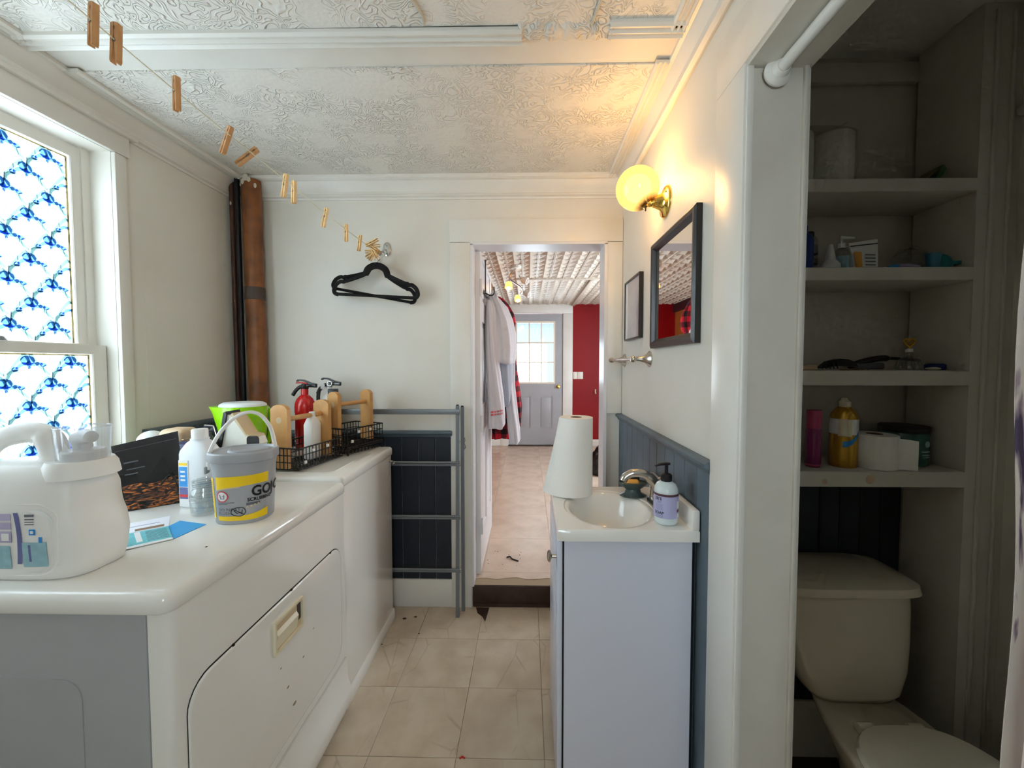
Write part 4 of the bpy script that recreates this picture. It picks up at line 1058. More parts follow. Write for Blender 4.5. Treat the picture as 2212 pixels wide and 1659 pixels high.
b.tube([(tx0_, ty0_, WT+.030), (tx1_, ty0_, WT+.030), (tx1_, ty1_, WT+.030), (tx0_, ty1_, WT+.030)], .0026, 6, closed=True)
b.build('wire_grid', 'black_wire', tr_, kind='stuff')
for x in (tx0_, tx1_):
    for y in (ty0_, ty1_): B().cyl((x, y, WT+.002), (x, y, WT+.034), .004, n=8).build('corner_post', 'black_wire', tr_)
tr_.rotation_euler.z = -.38
caddy('wood and black wire caddy at the far end of the washer', -.9675, -.7875, 1.822, 2.050, WT+.036, .066, .262).rotation_euler.z = -.38

def extinguisher(label, x, y, z, m, r, h, red=True):
    t = thing('fire_extinguisher', label, 'extinguisher', (x, y, z), rz=0)
    LB().lathe([(r*.85, 0), (r, .008), (r, h*.60), (r*.96, h*.65), (r*.80, h*.71), (r*.50, h*.755), (r*.36, h*.77), (r*.36, h*.86)], (0, 0, 0), 32).build('cylinder', m, t, angle=50)
    v = LB(); v.lathe([(r*.40, h*.855), (r*.42, h*.87), (r*.30, h*.90), (r*.30, h*.93)], (0, 0, 0), 18).build('valve', 'black_plastic' if red else 'dull_steel', t)
    lv = LB(); lv.loft([[(px, py, pz) for py, pz in ((-.011, 0+dz), (.011, 0+dz), (.011, .007+dz), (-.011, .007+dz))] for px, dz in ((.060, h*.905), (.030, h*.925), (-.004, h*.965), (-.030, h*.970), (-.036, h*.955))]).build('top_lever', 'black_plastic', t, angle=30)
    gl = LB(); gl.tube(spline([(.062, 0, h*.895), (.02, 0, h*.90), (-.02, 0, h*.885), (-.045, 0, h*.83), (-.062, 0, h*.76)], 4), [.007]*17, 10, flat=1.3).build('carry_handle', 'black_plastic', t)
    if red:
        LB().tube([(-.036, -.012, h*.94), (-.005, -.012, h*.945), (.02, -.012, h*.93)], .0035, 8).build('pull_pin', 'red_print', t)
    else:
        LB().tube([(.012+.012*math.cos(2*PI*i/18), -.02, h*.905+.012*math.sin(2*PI*i/18)) for i in range(18)], .0016, 6, closed=True).build('pull_ring', 'steel', t)
        LB().box(-.034, -.012, -.024, -.021, h*.83, h*.90, .001).build('tag', 'white_print', t)
        LB().tube(spline([(-.02, -.012, h*.88), (-.046, -.016, h*.80), (-.050, -.018, h*.60), (-.048, -.02, h*.30)], 4), .009, 10).build('hose', 'black_plastic', t)
        LB().cyl((.03, 0, h*.90), (.058, 0, h*.90), .008, n=12).build('gauge', 'dull_steel', t)
        LB().box(.006, .050, -.03, .0, h*.70, h*.83, .003).build('bracket_head', 'black_plastic', t)
    LB().patch(lambda u, v_: ((r+.0006)*math.cos(math.radians(-175+45*u)), (r+.0006)*math.sin(math.radians(-175+45*u)), h*(.10+.42*v_)), 8, 2).build('label', 'white_print', t, angle=60)
    return t
extinguisher('red fire extinguisher with black handle behind the wire caddies', -1.140, 1.985, WT, 'ext_red', .0475, .355)
extinguisher('pale fire extinguisher with black hose and steel ring, partly hidden by a caddy', -1.045, 2.047, WT, 'white_plastic', .040, .362, False)
sb = thing('white_bottle', 'white square plastic bottle standing in the nearer wire caddy', 'bottle', (-.958, 1.722, WT+.012))
LB().loft([[(p[0], p[1], z) for p in sup(a, d, 4, 28)] for z, a, d in ((0, .022, .034), (.004, .025, .037), (.150, .025, .037), (.175, .018, .024), (.186, .011, .011))]).build('body', 'white_plastic', sb, angle=40)
LB().lathe([(.013, .186), (.013, .204), (.011, .206)], (0, 0, 0), 18).build('screw_cap', 'white_plastic', sb)
gb = thing('dark_spray_bottle', 'dark grey bottle beside the red fire extinguisher', 'bottle', (-1.205, 1.88, WT))
LB().lathe([(.026, 0), (.028, .004), (.028, .11), (.022, .135), (.014, .15), (.014, .165)], (0, 0, 0), 22).build('body', 'rubber_band', gb)
LB().lathe([(.017, .165), (.017, .19), (.014, .193)], (0, 0, 0), 18).build('cap', 'grey_print', gb)
# ================================================================ THINGS: back wall
# --- pipes in the corner
dp = thing('drain_pipe', 'thick brown drain pipe with dark band in the corner', 'pipe', (-1.456, 2.10, .02))
B().tube([(-1.470, 2.100, 2.335), (-1.464, 2.100, 1.77), (-1.456, 2.100, 1.0), (-1.446, 2.100, .02)], .0455, 24).build('pipe', 'copper_pipe', dp, angle=60)
B().cyl((-1.4640, 2.100, 1.772), (-1.4633, 2.100, 1.706), .0480, n=24).build('coupling_band', 'rubber_band', dp)
for i, (a, z, s) in enumerate(((-1.9, 2.315, .014), (-1.3, 2.325, .012), (-2.4, 2.305, .010), (-.7, 2.300, .011), (-1.6, 2.335, .016))):
    B().sphere((-1.469+.045*math.cos(a), 2.105+.047*math.sin(a), z), s, 9, 6, 1, .5, 1.3).build('paint_flake', 'white_flake', dp)
sp = thing('steel_pipe', 'slim black pipe between the two brown pipes', 'pipe', (-1.553, 2.120, .02))
B().tube([(-1.540, 2.090, 2.345), (-1.533, 2.090, 1.2), (-1.526, 2.090, .02)], .0125, 14).build('pipe', 'black_pipe', sp)
np_ = thing('supply_pipe', 'narrow brown pipe against the left wall', 'pipe', (-1.582, 2.120, .02))
B().tube([(-1.576, 2.100, 2.33), (-1.570, 2.100, 1.2), (-1.564, 2.100, .02)], .013, 14).build('pipe', 'copper_dark', np_)
B().sphere((-1.575, 2.088, 2.215), .006, 8, 6, .8, .5, 1.8).build('paint_flake', 'white_flake', np_)

# --- folded drying rack leaning on the wall
rk = thing('drying_rack', 'folded grey drying rack leaning against the wainscot', 'rack', (-.70, 2.10, 0))
for (x, dy, zt, yb) in ((-.378, 0, 1.140, 2.062), (-.356, .022, 1.132, 2.118), (-1.075, 0, 1.140, 2.062), (-1.055, .022, 1.132, 2.118)):
    b = B(); w = .009
    b.loft([[(x+a*w, y+c*.006, z) for a, c in ((-1, -1), (1, -1), (1, 1), (-1, 1))] for y, z in ((yb+.003, .0), (2.100+dy, zt))]).build('upright', 'rack_grey', rk, angle=0)
    B().box(x-.006, x+.006, 2.094+dy, 2.106+dy, zt, zt+.006).build('end_cap', 'black_plastic', rk, angle=0)
def rung(z, y, r=.007, flat=1.0):
    B().tube([(-1.075, y, z), (-.365, y, z)], r, 10, flat=flat).build('rung', 'rack_grey', rk)
B().box(-1.085, -.366, 2.090, 2.102, 1.094, 1.122, .002).build('top_bar', 'rack_grey', rk)
for z in (.826, .537, .250):
    y = 2.062+(2.100-2.062)*z/1.14
    rung(z+.010, y-.004, .006); rung(z-.008, y+.012, .006)
for z in (.95, .826, .250, .235):
    B().sphere((-.366, 2.088, z), .005, 8, 6).build('rivet', 'steel', rk)
B().tube(spline([(-.352, 2.12, .97), (-.340, 2.115, .955), (-.345, 2.115, .935), (-.338, 2.115, .915), (-.346, 2.118, .90)], 4), .0025, 6).build('latch_wire', 'dull_steel', rk)

# --- wall hook with the clothesline
hp = thing('line_hook', 'oval steel hook plate that holds the clothesline', 'hook', (-.770, YB, 1.98))
B().lathe_axis([(.001, .004), (.016, .004), (.020, .001), (.020, 0)], (-.770, YB-.004, 1.985), (0, -1, 0), 20).build('plate', 'steel', hp)
hp.children[0].scale = (1, 1, 1.9)
for c in hp.children: c.location.z = 0
B().tube(spline([(-.772, YB-.006, 1.985), (-.776, YB-.032, 1.98), (-.782, YB-.045, 1.962), (-.795, YB-.045, 1.948), (-.806, YB-.042, 1.958)], 5), .004, 8).build('hook', 'steel', hp)
for z in (1.965, 2.008): B().sphere((-.770, YB-.008, z), .004, 8, 6).build('screw', 'dull_steel', hp)
LP = [(-.787, 2.118, 1.952), (-.79, 2.04, 1.950), (-.795, 1.90, 1.951), (-.80, 1.74, 1.954), (-.80, 1.57, 1.958), (-.80, 1.34, 1.965), (-.80, 1.16, 1.972), (-.80, .92, 1.980), (-.80, .75, 1.990), (-.80, .3, 2.02), (-.80, -.4, 2.07), (-.80, -1.29, 2.14)]
tag(B().tube(spline(LP, 4), .0013, 6).build('clothesline', 'cord'), 'thin cream clothesline running to the wall hook', 'cord')
h2 = thing('screw_eye', 'screw eye at the far end of the clothesline', 'hook', (-.80, -1.3, 2.14))
B().tube([(-.80+.012*math.cos(2*PI*i/16), -1.285, 2.14+.012*math.sin(2*PI*i/16)) for i in range(16)], .002, 6, closed=True).build('eye', 'steel', h2)

# --- clothespins
def make_pin(name, mat, label, group):
    t = thing(name, label, 'clothespin', (0, 0, 0), group=group)
    for s in (-1, 1):
        # leg: 75 mm stick with tapered tail, notch near the jaw; jaw end up at z=+.008
        prof = [(.0012*s, .012), (.0075*s, .010), (.0078*s, -.060), (.0060*s, -.0640), (.0042*s, -.0645), (.0015*s, -.028), (.0035*s, -.022), (.0012*s, -.016), (.0006*s, -.006), (.0022*s, .001), (.0006*s, .006)]
        LB().prism(prof, -.005, .005, 'y').build('leg', mat, t, angle=0)
    LB().tube([(.0042*math.cos(a*.7), -.0056+.0112*a/40, -.025+.0035*math.sin(a*.7)) for a in range(41)], .0007, 4).build('spring', 'dull_steel', t)
    return t
ORD = ['nearest', 'second', 'third', 'fourth', 'fifth', 'sixth', 'seventh', 'eighth', 'ninth', 'tenth']
def line_z(y):
    for p, q in zip(LP, LP[1:]):
        if q[1] <= y <= p[1]:
            t = (y-p[1])/(q[1]-p[1]); return p[0]+(q[0]-p[0])*t, p[2]+(q[2]-p[2])*t
    return -.8, 2
PA = make_pin('clothespin', 'pin_wood', 'x', 'clothespins along the clothesline')
PBp = make_pin('clothespin', 'pin_wood_pale', 'x', 'clothespins along the clothesline')
usedA = usedB = False
# (y along the line, roll about the line seen from the camera, yaw, flipped up)
pins = [(.735, .10, .9, 1), (.775, .06, 1.2, 1), (.905, .02, .8, 1), (1.065, .62, .8, 1), (1.16, .80, 1.5, 1), (1.31, .22, .9, 1), (1.355, .05, .8, 1), (1.57, .26, 1.0, 1), (1.74, .02, .9, 1), (1.875, .16, .9, 1)]
for i, (y, roll, yaw, up_) in enumerate(pins):
    dark = i < 5
    if dark: o = PA if not usedA else copy_tree(PA); usedA = True
    else: o = PBp if not usedB else copy_tree(PBp); usedB = True
    x, z = line_z(y)
    o.location = (x, y, z+(.022 if i in (0, 1, 2) else .012)); o.rotation_euler = Euler((0, roll, yaw-PI/2+.35), 'XYZ')
    o['label'] = 'wooden clothespin on the line, %s from the camera' % (ORD[i] if i else 'first')
rnd = random.Random(3)
for i in range(11):
    o = copy_tree(PBp)
    y = 1.955+.0135*i; x, z = line_z(min(y, 2.11))
    o.location = (x, y, z+.004); o.rotation_euler = Euler((rnd.uniform(-.35, .35), -1.9+i*.36+rnd.uniform(-.3, .3), rnd.uniform(-.4, .4)), 'XYZ')
    o['label'] = 'pale clothespin in the bunch tangled beside the wall hook'; o['group'] = 'clothespins bunched at the wall hook'

# --- three black hangers on the hook
def hanger(label, tilt, dx, dy, dz, lean):
    t = thing('clothes_hanger', label, 'hanger', (-.795+dx, 2.118-dy, 1.950+dz), group='black hangers on the wall hook')
    pr = [(0, -.066), (.022, -.070), (.046, -.086), (.058, -.110), (.085, -.126), (.150, -.152), (.165, -.154), (.172, -.160), (.190, -.160), (.212, -.178), (.222, -.205), (.216, -.222), (.198, -.228)]
    right = spline([(x, 0, z) for x, z in pr], 4); left = [(-x, 0, z) for x, _, z in right][::-1]
    rr = [.0065 if abs(p[0]) < .062 else .0038 for p in left+right[1:]]
    f = LB(); f.tube(left+right[1:], rr, 10, flat=2.7).build('shoulder_bar', 'black_velvet', t, angle=60)
    LB().tube([(-.205, 0, -.226), (.205, 0, -.226)], .0036, 10, flat=2.2).build('trouser_bar', 'black_velvet', t)
    LB().tube(spline([(0, 0, -.066), (.002, 0, -.045), (.020, 0, -.026), (.024, 0, -.002), (.010, 0, .012), (-.010, 0, .010), (-.018, 0, -.004)], 5), .0022, 8).build('hook', 'steel', t)
    LB().sphere((.002, 0, -.058), .008, 10, 8).build('hook_collar', 'black_velvet', t)
    t.rotation_euler = Euler((lean, tilt, .03), 'XYZ')
    return t
hanger('black velvet hanger at the front of the three', .045, 0, 0.033, 0, 0)
hanger('black velvet hanger in the middle of the three', .055, -.004, 0.018, .002, 0)
hanger('black velvet hanger hanging crooked behind the other two', .18, .006, 0.002, .004, 0)

# ================================================================ THINGS: right wall
# --- globe wall lamp
sc = thing('wall_lamp', 'brass wall lamp with glowing round globe', 'lamp', (XR, 1.49, 1.965))
bp = B().lathe_axis([(.058, 0), (.058, .004), (.052, .010), (.036, .014), (.028, .024), (.022, .040), (.020, .046)], (XR, 1.49, 1.962), (-1, 0, 0), 30).build('back_plate', 'brass', sc, angle=50)
B().sphere((XR-.012, 1.455, 1.985), .004, 8, 6).build('mounting_screw', 'black_plastic', bp)
B().tube(spline([(XR-.040, 1.49, 1.962), (XR-.058, 1.493, 1.958), (XR-.068, 1.497, 1.965), (XR-.074, 1.50, 1.975)], 4), [.013]*13, 14).build('arm', 'brass', sc)
B().lathe_axis([(.020, -.012), (.024, 0), (.026, .012), (.034, .018)], (XR-.068, 1.498, 1.962), (-.55, .08, .85), 24).build('fitter', 'brass', sc)
sw = B().tube([(XR-.072, 1.485, 1.952), (XR-.078, 1.480, 1.942)], .006, 10).build('socket_switch', 'brass', sc)
B().tube([(XR-.078, 1.480, 1.942), (XR-.079, 1.478, 1.925)], .0028, 8).build('switch_key', 'black_plastic', sw)
GC = (.410, 1.51, 2.020)
B().sphere(GC, .079, 36, 24).build('globe', 'opal', sc, angle=180)
lamp_d = bpy.data.lights.new('globe_bulb', 'POINT'); lamp_d.energy = 8; lamp_d.color = (1, .70, .36); lamp_d.shadow_soft_size = .066
lamp_o = bpy.data.objects.new('globe_bulb', lamp_d); COL.objects.link(lamp_o); lamp_o.parent = sc
lamp_o.location = (GC[0]-XR, GC[1]-1.49, GC[2]-1.965)

# --- mirror
mr = thing('wall_mirror', 'square mirror in a dark wooden frame', 'mirror', (XR, 1.385, 1.42))
y0, y1, z0, z1, fw = 1.178, 1.597, 1.425, 1.834, .034
def frame_bar(pa, pb, pc, pd, nm='frame_bar'):
    """mitred bar: outer edge pa-pb, inner edge pc-pd as (y, z)"""
    b = B()
    def ring(o, i): 
        P = lambda t: (o[0]+(i[0]-o[0])*t, o[1]+(i[1]-o[1])*t)
        return [(XR-.001, *o), (XR-.018, *o), (XR-.024, *P(.25)), (XR-.022, *P(.6)), (XR-.012, *P(.9)), (XR-.010, *i), (XR-.001, *i)]
    b.loft([ring(pa, pc), ring(pb, pd)]).build(nm, 'dark_frame', mr, angle=30)
O = [(y0, z0), (y1, z0), (y1, z1), (y0, z1)]; I = [(y0+fw, z0+fw), (y1-fw, z0+fw), (y1-fw, z1-fw), (y0+fw, z1-fw)]
for k in range(4): frame_bar(O[k], O[(k+1) % 4], I[k], I[(k+1) % 4])
B().box(XR-.008, XR-.002, y0+fw-.004, y1-fw+.004, z0+fw-.004, z1-fw+.004).build('glass', 'mirror_glass', mr, angle=0)
# --- small picture
pc = thing('picture_frame', 'small thin black picture frame beside the mirror', 'picture', (XR, 1.895, 1.48))
wall_grid('frame', 'dark_frame', 'x', XR-.020, XR-.001, [1.762, 1.770, 2.020, 2.028], [1.480, 1.488, 1.764, 1.772], [(1, 1)], pc)
B().box(XR-.014, XR-.002, 1.769, 2.021, 1.487, 1.765).build('print', 'art_print', pc, angle=0)
B().box(XR-.0150, XR-.0135, 1.985, 2.020, 1.488, 1.764).build('mat_edge', 'white_print', pc, angle=0)
# --- towel bar
tw_ = thing('towel_bar', 'brushed nickel towel bar below the mirror', 'towel bar', (XR, 1.86, 1.385))
for y in (1.660, 2.085):
    B().lathe_axis([(.034, 0), (.034, .004), (.026, .010), (.016, .022), (.010, .040), (.009, .058), (.013, .064), (.014, .072), (.010, .080), (.001, .082)], (XR, y, 1.384), (-1, 0, 0), 24).build('post', 'nickel', tw_)
B().tube([(XR-.068, 1.655, 1.384), (XR-.068, 2.12, 1.384)], .0075, 14).build('bar', 'nickel', tw_)
B().sphere((XR-.068, 2.12, 1.384), .010, 12, 8).build('finial', 'nickel', tw_)

# --- vanity with sink top
VX0, VX1, VY0, VY1 = .104, .485, 1.150, 1.525
vn = thing('vanity_cabinet', 'white vanity cabinet with cream sink top', 'vanity', (.30, 1.34, 0))
wall_grid('cabinet_body', 'vanity_white', 'z', .0, .8445, [VX0+.004, VX0+.014, VX1-.012, VX1], [VY0, VY0+.012, VY1-.012, VY1], [(1, 1)], vn)
B().box(VX0+.0005, VX0+.0045, VY0+.0, VY1, .07, .835).build('cabinet_gap', 'dark_gap', vn, angle=0)
vd = B().box(VX0-.016, VX0, VY0+.004, VY1-.004, .075, .832, .003).build('door', 'vanity_white', vn)
B().box(VX0-.019, VX0-.015, VY0+.06, VY1-.06, .14, .77, .003).build('door_panel', 'vanity_white', vd)
B().lathe_axis([(.006, 0), (.006, .014), (.010, .017), (.017, .019), (.018, .024), (.012, .028), (.001, .029)], (VX0-.016, VY0+.035, .775), (-1, 0, 0), 20).build('door_knob', 'nickel', vd)
# sink top: rectangle with an oval bowl, one surface
SX0, SX1, SY0, SY1, SZ = .088, .498, 1.130, 1.542, .880
N = 64; ocx, ocy = .272, 1.318
def rect_pt(a):
    c, s = math.cos(a), math.sin(a)
    tx = ((SX1-ocx) if c > 0 else (ocx-SX0))/max(abs(c), 1e-6); ty = ((SY1-ocy) if s > 0 else (ocy-SY0))/max(abs(s), 1e-6); t = min(tx, ty)
    return ocx+c*t, ocy+s*t
angs = sorted([2*PI*i/N for i in range(N)] + [math.atan2(y-ocy, x-ocx) % (2*PI) for x in (SX0, SX1) for y in (SY0, SY1)])
ell = lambda a, rx, ry, z: (ocx+rx*math.cos(a), ocy+ry*math.sin(a), z)
rr = [[(*rect_pt(a), .846) for a in angs], [(*rect_pt(a), SZ-.004) for a in angs], [(ocx+(rect_pt(a)[0]-ocx)*.985, ocy+(rect_pt(a)[1]-ocy)*.985, SZ) for a in angs],
      [ell(a, .150, .178, SZ) for a in angs], [ell(a, .146, .174, SZ-.0035) for a in angs], [ell(a, .136, .163, SZ-.0035) for a in angs], [ell(a, .130, .156, SZ-.008) for a in angs], [ell(a, .122, .147, SZ-.03) for a in angs], [ell(a, .108, .130, SZ-.07) for a in angs],
      [ell(a, .082, .10, SZ-.105) for a in angs], [ell(a, .04, .05, SZ-.120) for a in angs], [ell(a, .018, .018, SZ-.122) for a in angs]]
B().loft(rr, False, True).build('sink_top', 'sink_cream', vn, angle=40, label='cream moulded sink top with oval basin')
B().box(.476, .498, SY0, SY1, SZ-.002, .938, .004).build('backsplash', 'sink_cream', vn)
B().lathe([(.019, 0), (.020, .002), (.010, .003)], (ocx, ocy, SZ-.1235), 18).build('drain_ring', 'steel', vn)

# --- faucet
fa = thing('faucet', 'brushed nickel faucet with arched spout on the sink', 'faucet', (.445, 1.318, SZ))
B().loft([[(p[0], p[1], z) for p in rrect(.420+o, .470-o, 1.235+o, 1.400-o, .022, 5)] for z, o in ((SZ, 0), (SZ+.010, .001), (SZ+.016, .006))]).build('base_plate', 'nickel', fa, angle=40)
B().tube(spline([(.448, 1.318, SZ+.012), (.443, 1.318, SZ+.045), (.425, 1.318, SZ+.085), (.392, 1.318, SZ+.112), (.355, 1.318, SZ+.116), (.330, 1.318, SZ+.104), (.321, 1.318, SZ+.090)], 6), [.021]*8+[.017]*8+[.014]*10+[.013]*11, 18).build('spout', 'nickel', fa, angle=60)
for i, t in enumerate((.100, .106)): pass
for y in (1.258, 1.378):
    h = B().lathe_axis([(.017, 0), (.015, .02), (.013, .04), (.015, .055)], (.446, y, SZ+.012), (0, 0, 1), 18).build('handle', 'nickel', fa)
    B().tube([(.470, y, SZ+.082), (.450, y, SZ+.074), (.432, y, SZ+.074), (.412, y, SZ+.082)], [.006, .009, .009, .006], 10).build('handle_lever', 'nickel', h)
    B().tube([(.446, y-.020, SZ+.080), (.446, y, SZ+.072), (.446, y+.020, SZ+.080)], [.006, .009, .006], 10).build('handle_lever', 'nickel', h)
# --- soap dish with an orange soap bar and a dark scrubber
sd = thing('soap_dish', 'dark green soap dish behind the faucet', 'soap dish', (.385, 1.432, SZ))
B().loft([[(.385+a*math.cos(t)*1.0, 1.432+a*.62*math.sin(t), z+.010*math.cos(t)*0) for t in [2*PI*i/28 for i in range(28)]] for a, z in ((.046, SZ), (.050, SZ+.004), (.030, SZ+.014), (.026, SZ+.026), (.050, SZ+.044), (.053, SZ+.050), (.048, SZ+.048), (.02, SZ+.040))]).build('dish', 'dish_green', sd, angle=50)
B().tube([(.385+.051*math.cos(2*PI*i/28), 1.432+.0315*math.sin(2*PI*i/28), SZ+.051) for i in range(28)], .003, 6, closed=True).build('rim', 'dish_green', sd)
sbar = thing('soap_bar', 'orange soap bar lying in the dark green dish', 'soap', (.378, 1.420, SZ+.045))
B().box(.350, .402, 1.406, 1.434, SZ+.046, SZ+.064, .007, 3).build('soap', 'soap_orange', sbar, angle=60)
ss = thing('scrubber', 'dark scrubber lying behind the orange soap bar', 'scrubber', (.385, 1.448, SZ+.045))
bm_ = B(); bm_.sphere((.383, 1.449, SZ+.062), .030, 16, 10, 1, .45, .62)
for v in bm_.bm.verts: v.co += Vector((rnd.uniform(-1, 1), rnd.uniform(-1, 1), rnd.uniform(-1, 1)))*.0022
bm_.build('scrub_pad', 'sponge_dark', ss, angle=60)

# --- soap bottle
so = thing('soap_bottle', 'clear hand soap bottle with lavender label and black pump', 'bottle', (.421, 1.193, SZ))
LB().lathe([(.030, 0), (.034, .003), (.0355, .010), (.0355, .096), (.034, .108), (.028, .119), (.018, .126), (.015, .128)], (0, 0, 0), 34).build('body', 'soap_body', so, angle=60)
def cyl_patch(nm, m, r, t0, t1, z0, z1, par, n=16):
    return LB().patch(lambda u, v: (r*math.cos(math.radians(t0+(t1-t0)*u)), r*math.sin(math.radians(t0+(t1-t0)*u)), z0+(z1-z0)*v), n, 1).build(nm, m, par, angle=60)
lb_ = cyl_patch('label', 'lavender', .0360, -215, 30, .022, .090, so, 40)
cyl_patch('label_band', 'plum_print', .0362, -215, 30, .088, .095, lb_, 40)
def cyl_text(s, r, th, z, size, m, par, bold=0):
    v, f = text2d(s, size, bold); b = LB()
    b._add([(r*math.cos(math.radians(th)+x/r), r*math.sin(math.radians(th)+x/r), z+y) for x, y in v], f)
    return b.build('lettering', m, par, angle=0)
cyl_text("ER'S", .0364, -163, .076, .0125, 'black_print', lb_, .0004)
cyl_text("DAY", .0364, -150, .068, .0065, 'black_print', lb_)
cyl_text("SOAP", .0364, -165, .034, .0120, 'black_print', lb_, .0003)
for i in range(6): cyl_patch('print_line', 'grey_print', .0364, -160, -122, .0475+i*.0032, .0482+i*.0032, lb_, 6)
for i in range(3): cyl_patch('print_line', 'grey_print', .0364, -160, -122, .0240+i*.0030, .0248+i*.0030, lb_, 6)
cyl_patch('print_panel', 'white_print', .0364, -52, -22, .052, .072, lb_, 6); cyl_patch('print_panel', 'plum_print', .0364, -52, -20, .040, .048, lb_, 6); cyl_patch('barcode', 'white_print', .0364, -50, -20, .024, .036, lb_, 6)
pu = LB(); pu.lathe([(.016, .128), (.017, .130), (.017, .146), (.012, .150), (.008, .151), (.0055, .152), (.0055, .176)], (0, 0, 0), 22).build('pump_collar', 'pump_black', so)
LB().tube([(.010, 0, .180), (-.002, 0, .180), (-.022, -.004, .179), (-.036, -.008, .175)], [.006, .0075, .006, .004], 12, flat=.7).build('pump_nozzle', 'pump_black', so)

# --- paper towel roll
pt = thing('paper_towel_roll', 'white paper towel roll standing on the sink corner', 'paper towel', (.180, 1.462, SZ))
R_ = .061; ptr = LB()
rings = []
for z in (0.001, .05, .10, .15, .20, .25, .283, .2855):
    rings.append([(R_*math.cos(2*PI*i/48), R_*math.sin(2*PI*i/48), z) for i in range(48)])
rings.append([(.022*math.cos(2*PI*i/48), .022*math.sin(2*PI*i/48), .2855) for i in range(48)])
rings.append([(.0215*math.cos(2*PI*i/48), .0215*math.sin(2*PI*i/48), .18) for i in range(48)])
ptr.loft(rings).build('roll', 'towel_paper', pt, angle=50)
LB().lathe([(.0213, .16), (.0213, .2858), (.0200, .2858), (.0198, .16)], (0, 0, 0), 26, cap0=False, cap1=False).build('cardboard_core', 'cardboard', pt)
# loose outer sheet, flaring away from the roll towards the bottom left
def flap(u, v):
    a = math.radians(-62-128*u); fl_ = (1-v)**1.1*(u**1.3)
    r = R_+.0022+.062*fl_
    return (r*math.cos(a), r*math.sin(a)*(1-.18*fl_), .0035-.0*u+.281*v)
LB().patch(flap, 22, 12).build('loose_sheet', 'towel_paper', pt, angle=180)

# ================================================================ THINGS: floor of the laundry room
for i, (x, y, s) in enumerate(((-.605, 2.06, .006), (-.66, 2.045, .008), (-.55, 1.93, .004), (-.71, 1.85, .004))):
    B().sphere((x, y, .002), s, 8, 5, 1.4, .8, .35).build('floor_speck', 'debris', fl)
B().prism([(-.29, 2.150), (-.215, 2.150), (-.225, 2.03), (-.245, 2.07), (-.275, 2.10)], .0004, .0012, 'z').build('torn_patch', 'threshold', fl, angle=0, label='dark patch where the vinyl is torn')
B().tube([(-.235, 1.303, .002), (-.226, 1.309, .003), (-.217, 1.304, .002)], .003, 6).build('red_scrap', 'red_bit', fl)
# ================================================================ THINGS: alcove
rod = thing('curtain_rod', 'white shower curtain rod with round flange', 'rod', (.566, .945, 2.022))
B().cyl((.566, .936, 2.022), (.566, -.12, 2.022), .0128, n=20).build('rod', 'trim_paint', rod)
B().lathe_axis([(.031, 0), (.031, .004), (.027, .009), (.020, .014), (.018, .022), (.0145, .026)], (.566, .9315, 2.022), (0, -1, 0), 28).build('flange', 'trim_paint', rod)
for x, z in ((.543, 2.018), (.589, 2.018)): B().sphere((x, .924, z), .0035, 8, 6).build('screw', 'dull_steel', rod)
cu = thing('shower_curtain', 'bark-print shower curtain bunched on the rod', 'curtain', (.575, .32, .12))
def cfold(u, v):
    y = .472-.005*math.sin(v*9)-.030*max(0, .62-v)-.42*u; s = u*46
    return (.576+.030*math.sin(s)*(.75+.25*math.sin(v*5+u*7)) + .004*math.sin(v*14), y+.004*math.sin(v*21), .10+1.905*v)
cb_ = B(); cb_.patch(cfold, 110, 36); c_o = cb_.build('fabric', 'bark_print', cu, angle=180)
md = c_o.modifiers.new('thickness', 'SOLIDIFY'); md.thickness = .0015
for i in range(6):
    yy = .46-.07*i
    B().tube([(.566+.018*math.cos(2*PI*k/18), yy, 2.022-.004+.018*math.sin(2*PI*k/18)) for k in range(18)], .0018, 6, closed=True).build('curtain_ring', 'steel', cu)

SH = [(1.886, 1.848), (1.638, 1.600), (1.344, 1.300), (1.051, 1.004)]
names = ('top', 'second', 'third', 'lowest')
for i, (zt, zb) in enumerate(SH):
    s = thing('wall_shelf', 'white built-in wall shelf, %s of the four above the toilet' % ('topmost', 'second', 'third', 'lowest')[i], 'shelf', (.95, 1.24, zb), group='built-in shelves above the toilet')
    B().box(.647, AX-.001, 1.150, AYB-.011, zb, zt, .003).build('board', 'alcove_paint', s)
    B().box(.647, AX-.001, 1.1485, 1.1505, zb+.002, zt-.002).build('front_edge', 'alcove_paint', s, angle=0)
    if i == 3:
        for x, z, r in ((.862, 1.020, .008), (.992, 1.027, .013)):
            B().lathe_axis([(r, 0), (r*.6, .0006), (.0005, .0008)], (x, 1.1484, z), (0, -1, 0), 14).build('wood_knot', 'beige_box', s)
S1, S2, S3, S4 = [a for a, _ in SH]
# top shelf
tpk = thing('toilet_paper_pack', 'plastic-wrapped toilet paper pack on the top shelf', 'package', (.885, 1.245, S1))
for k, x in enumerate((.805, .925)):
    B().lathe([(.048, 0), (.0555, .006), (.0565, .07), (.0555, .160), (.048, .168)], (x, 1.245, S1), 26).build('roll', 'tissue', tpk, angle=60)
bg_ = B(); bg_.loft([[(p[0], p[1], z) for p in sup(a, d, 3.2, 36, .865, 1.245)] for z, a, d in ((S1+.0005, .116, .058), (S1+.08, .120, .061), (S1+.165, .117, .059), (S1+.176, .105, .045))]); bg_.build('wrapper', 'wrap_film', tpk, angle=60)
B().tube(spline([(.85, 1.24, S1+.176), (.89, 1.235, S1+.174), (.93, 1.23, S1+.186), (.955, 1.225, S1+.200)], 4), [.010]*4+[.006]*5+[.003]*4, 8, flat=.4).build('wrapper_tail', 'clear_sheet', tpk)
gp_ = thing('green_packet', 'small green packet lying at the end of the top shelf', 'packet', (1.20, 1.22, S1))
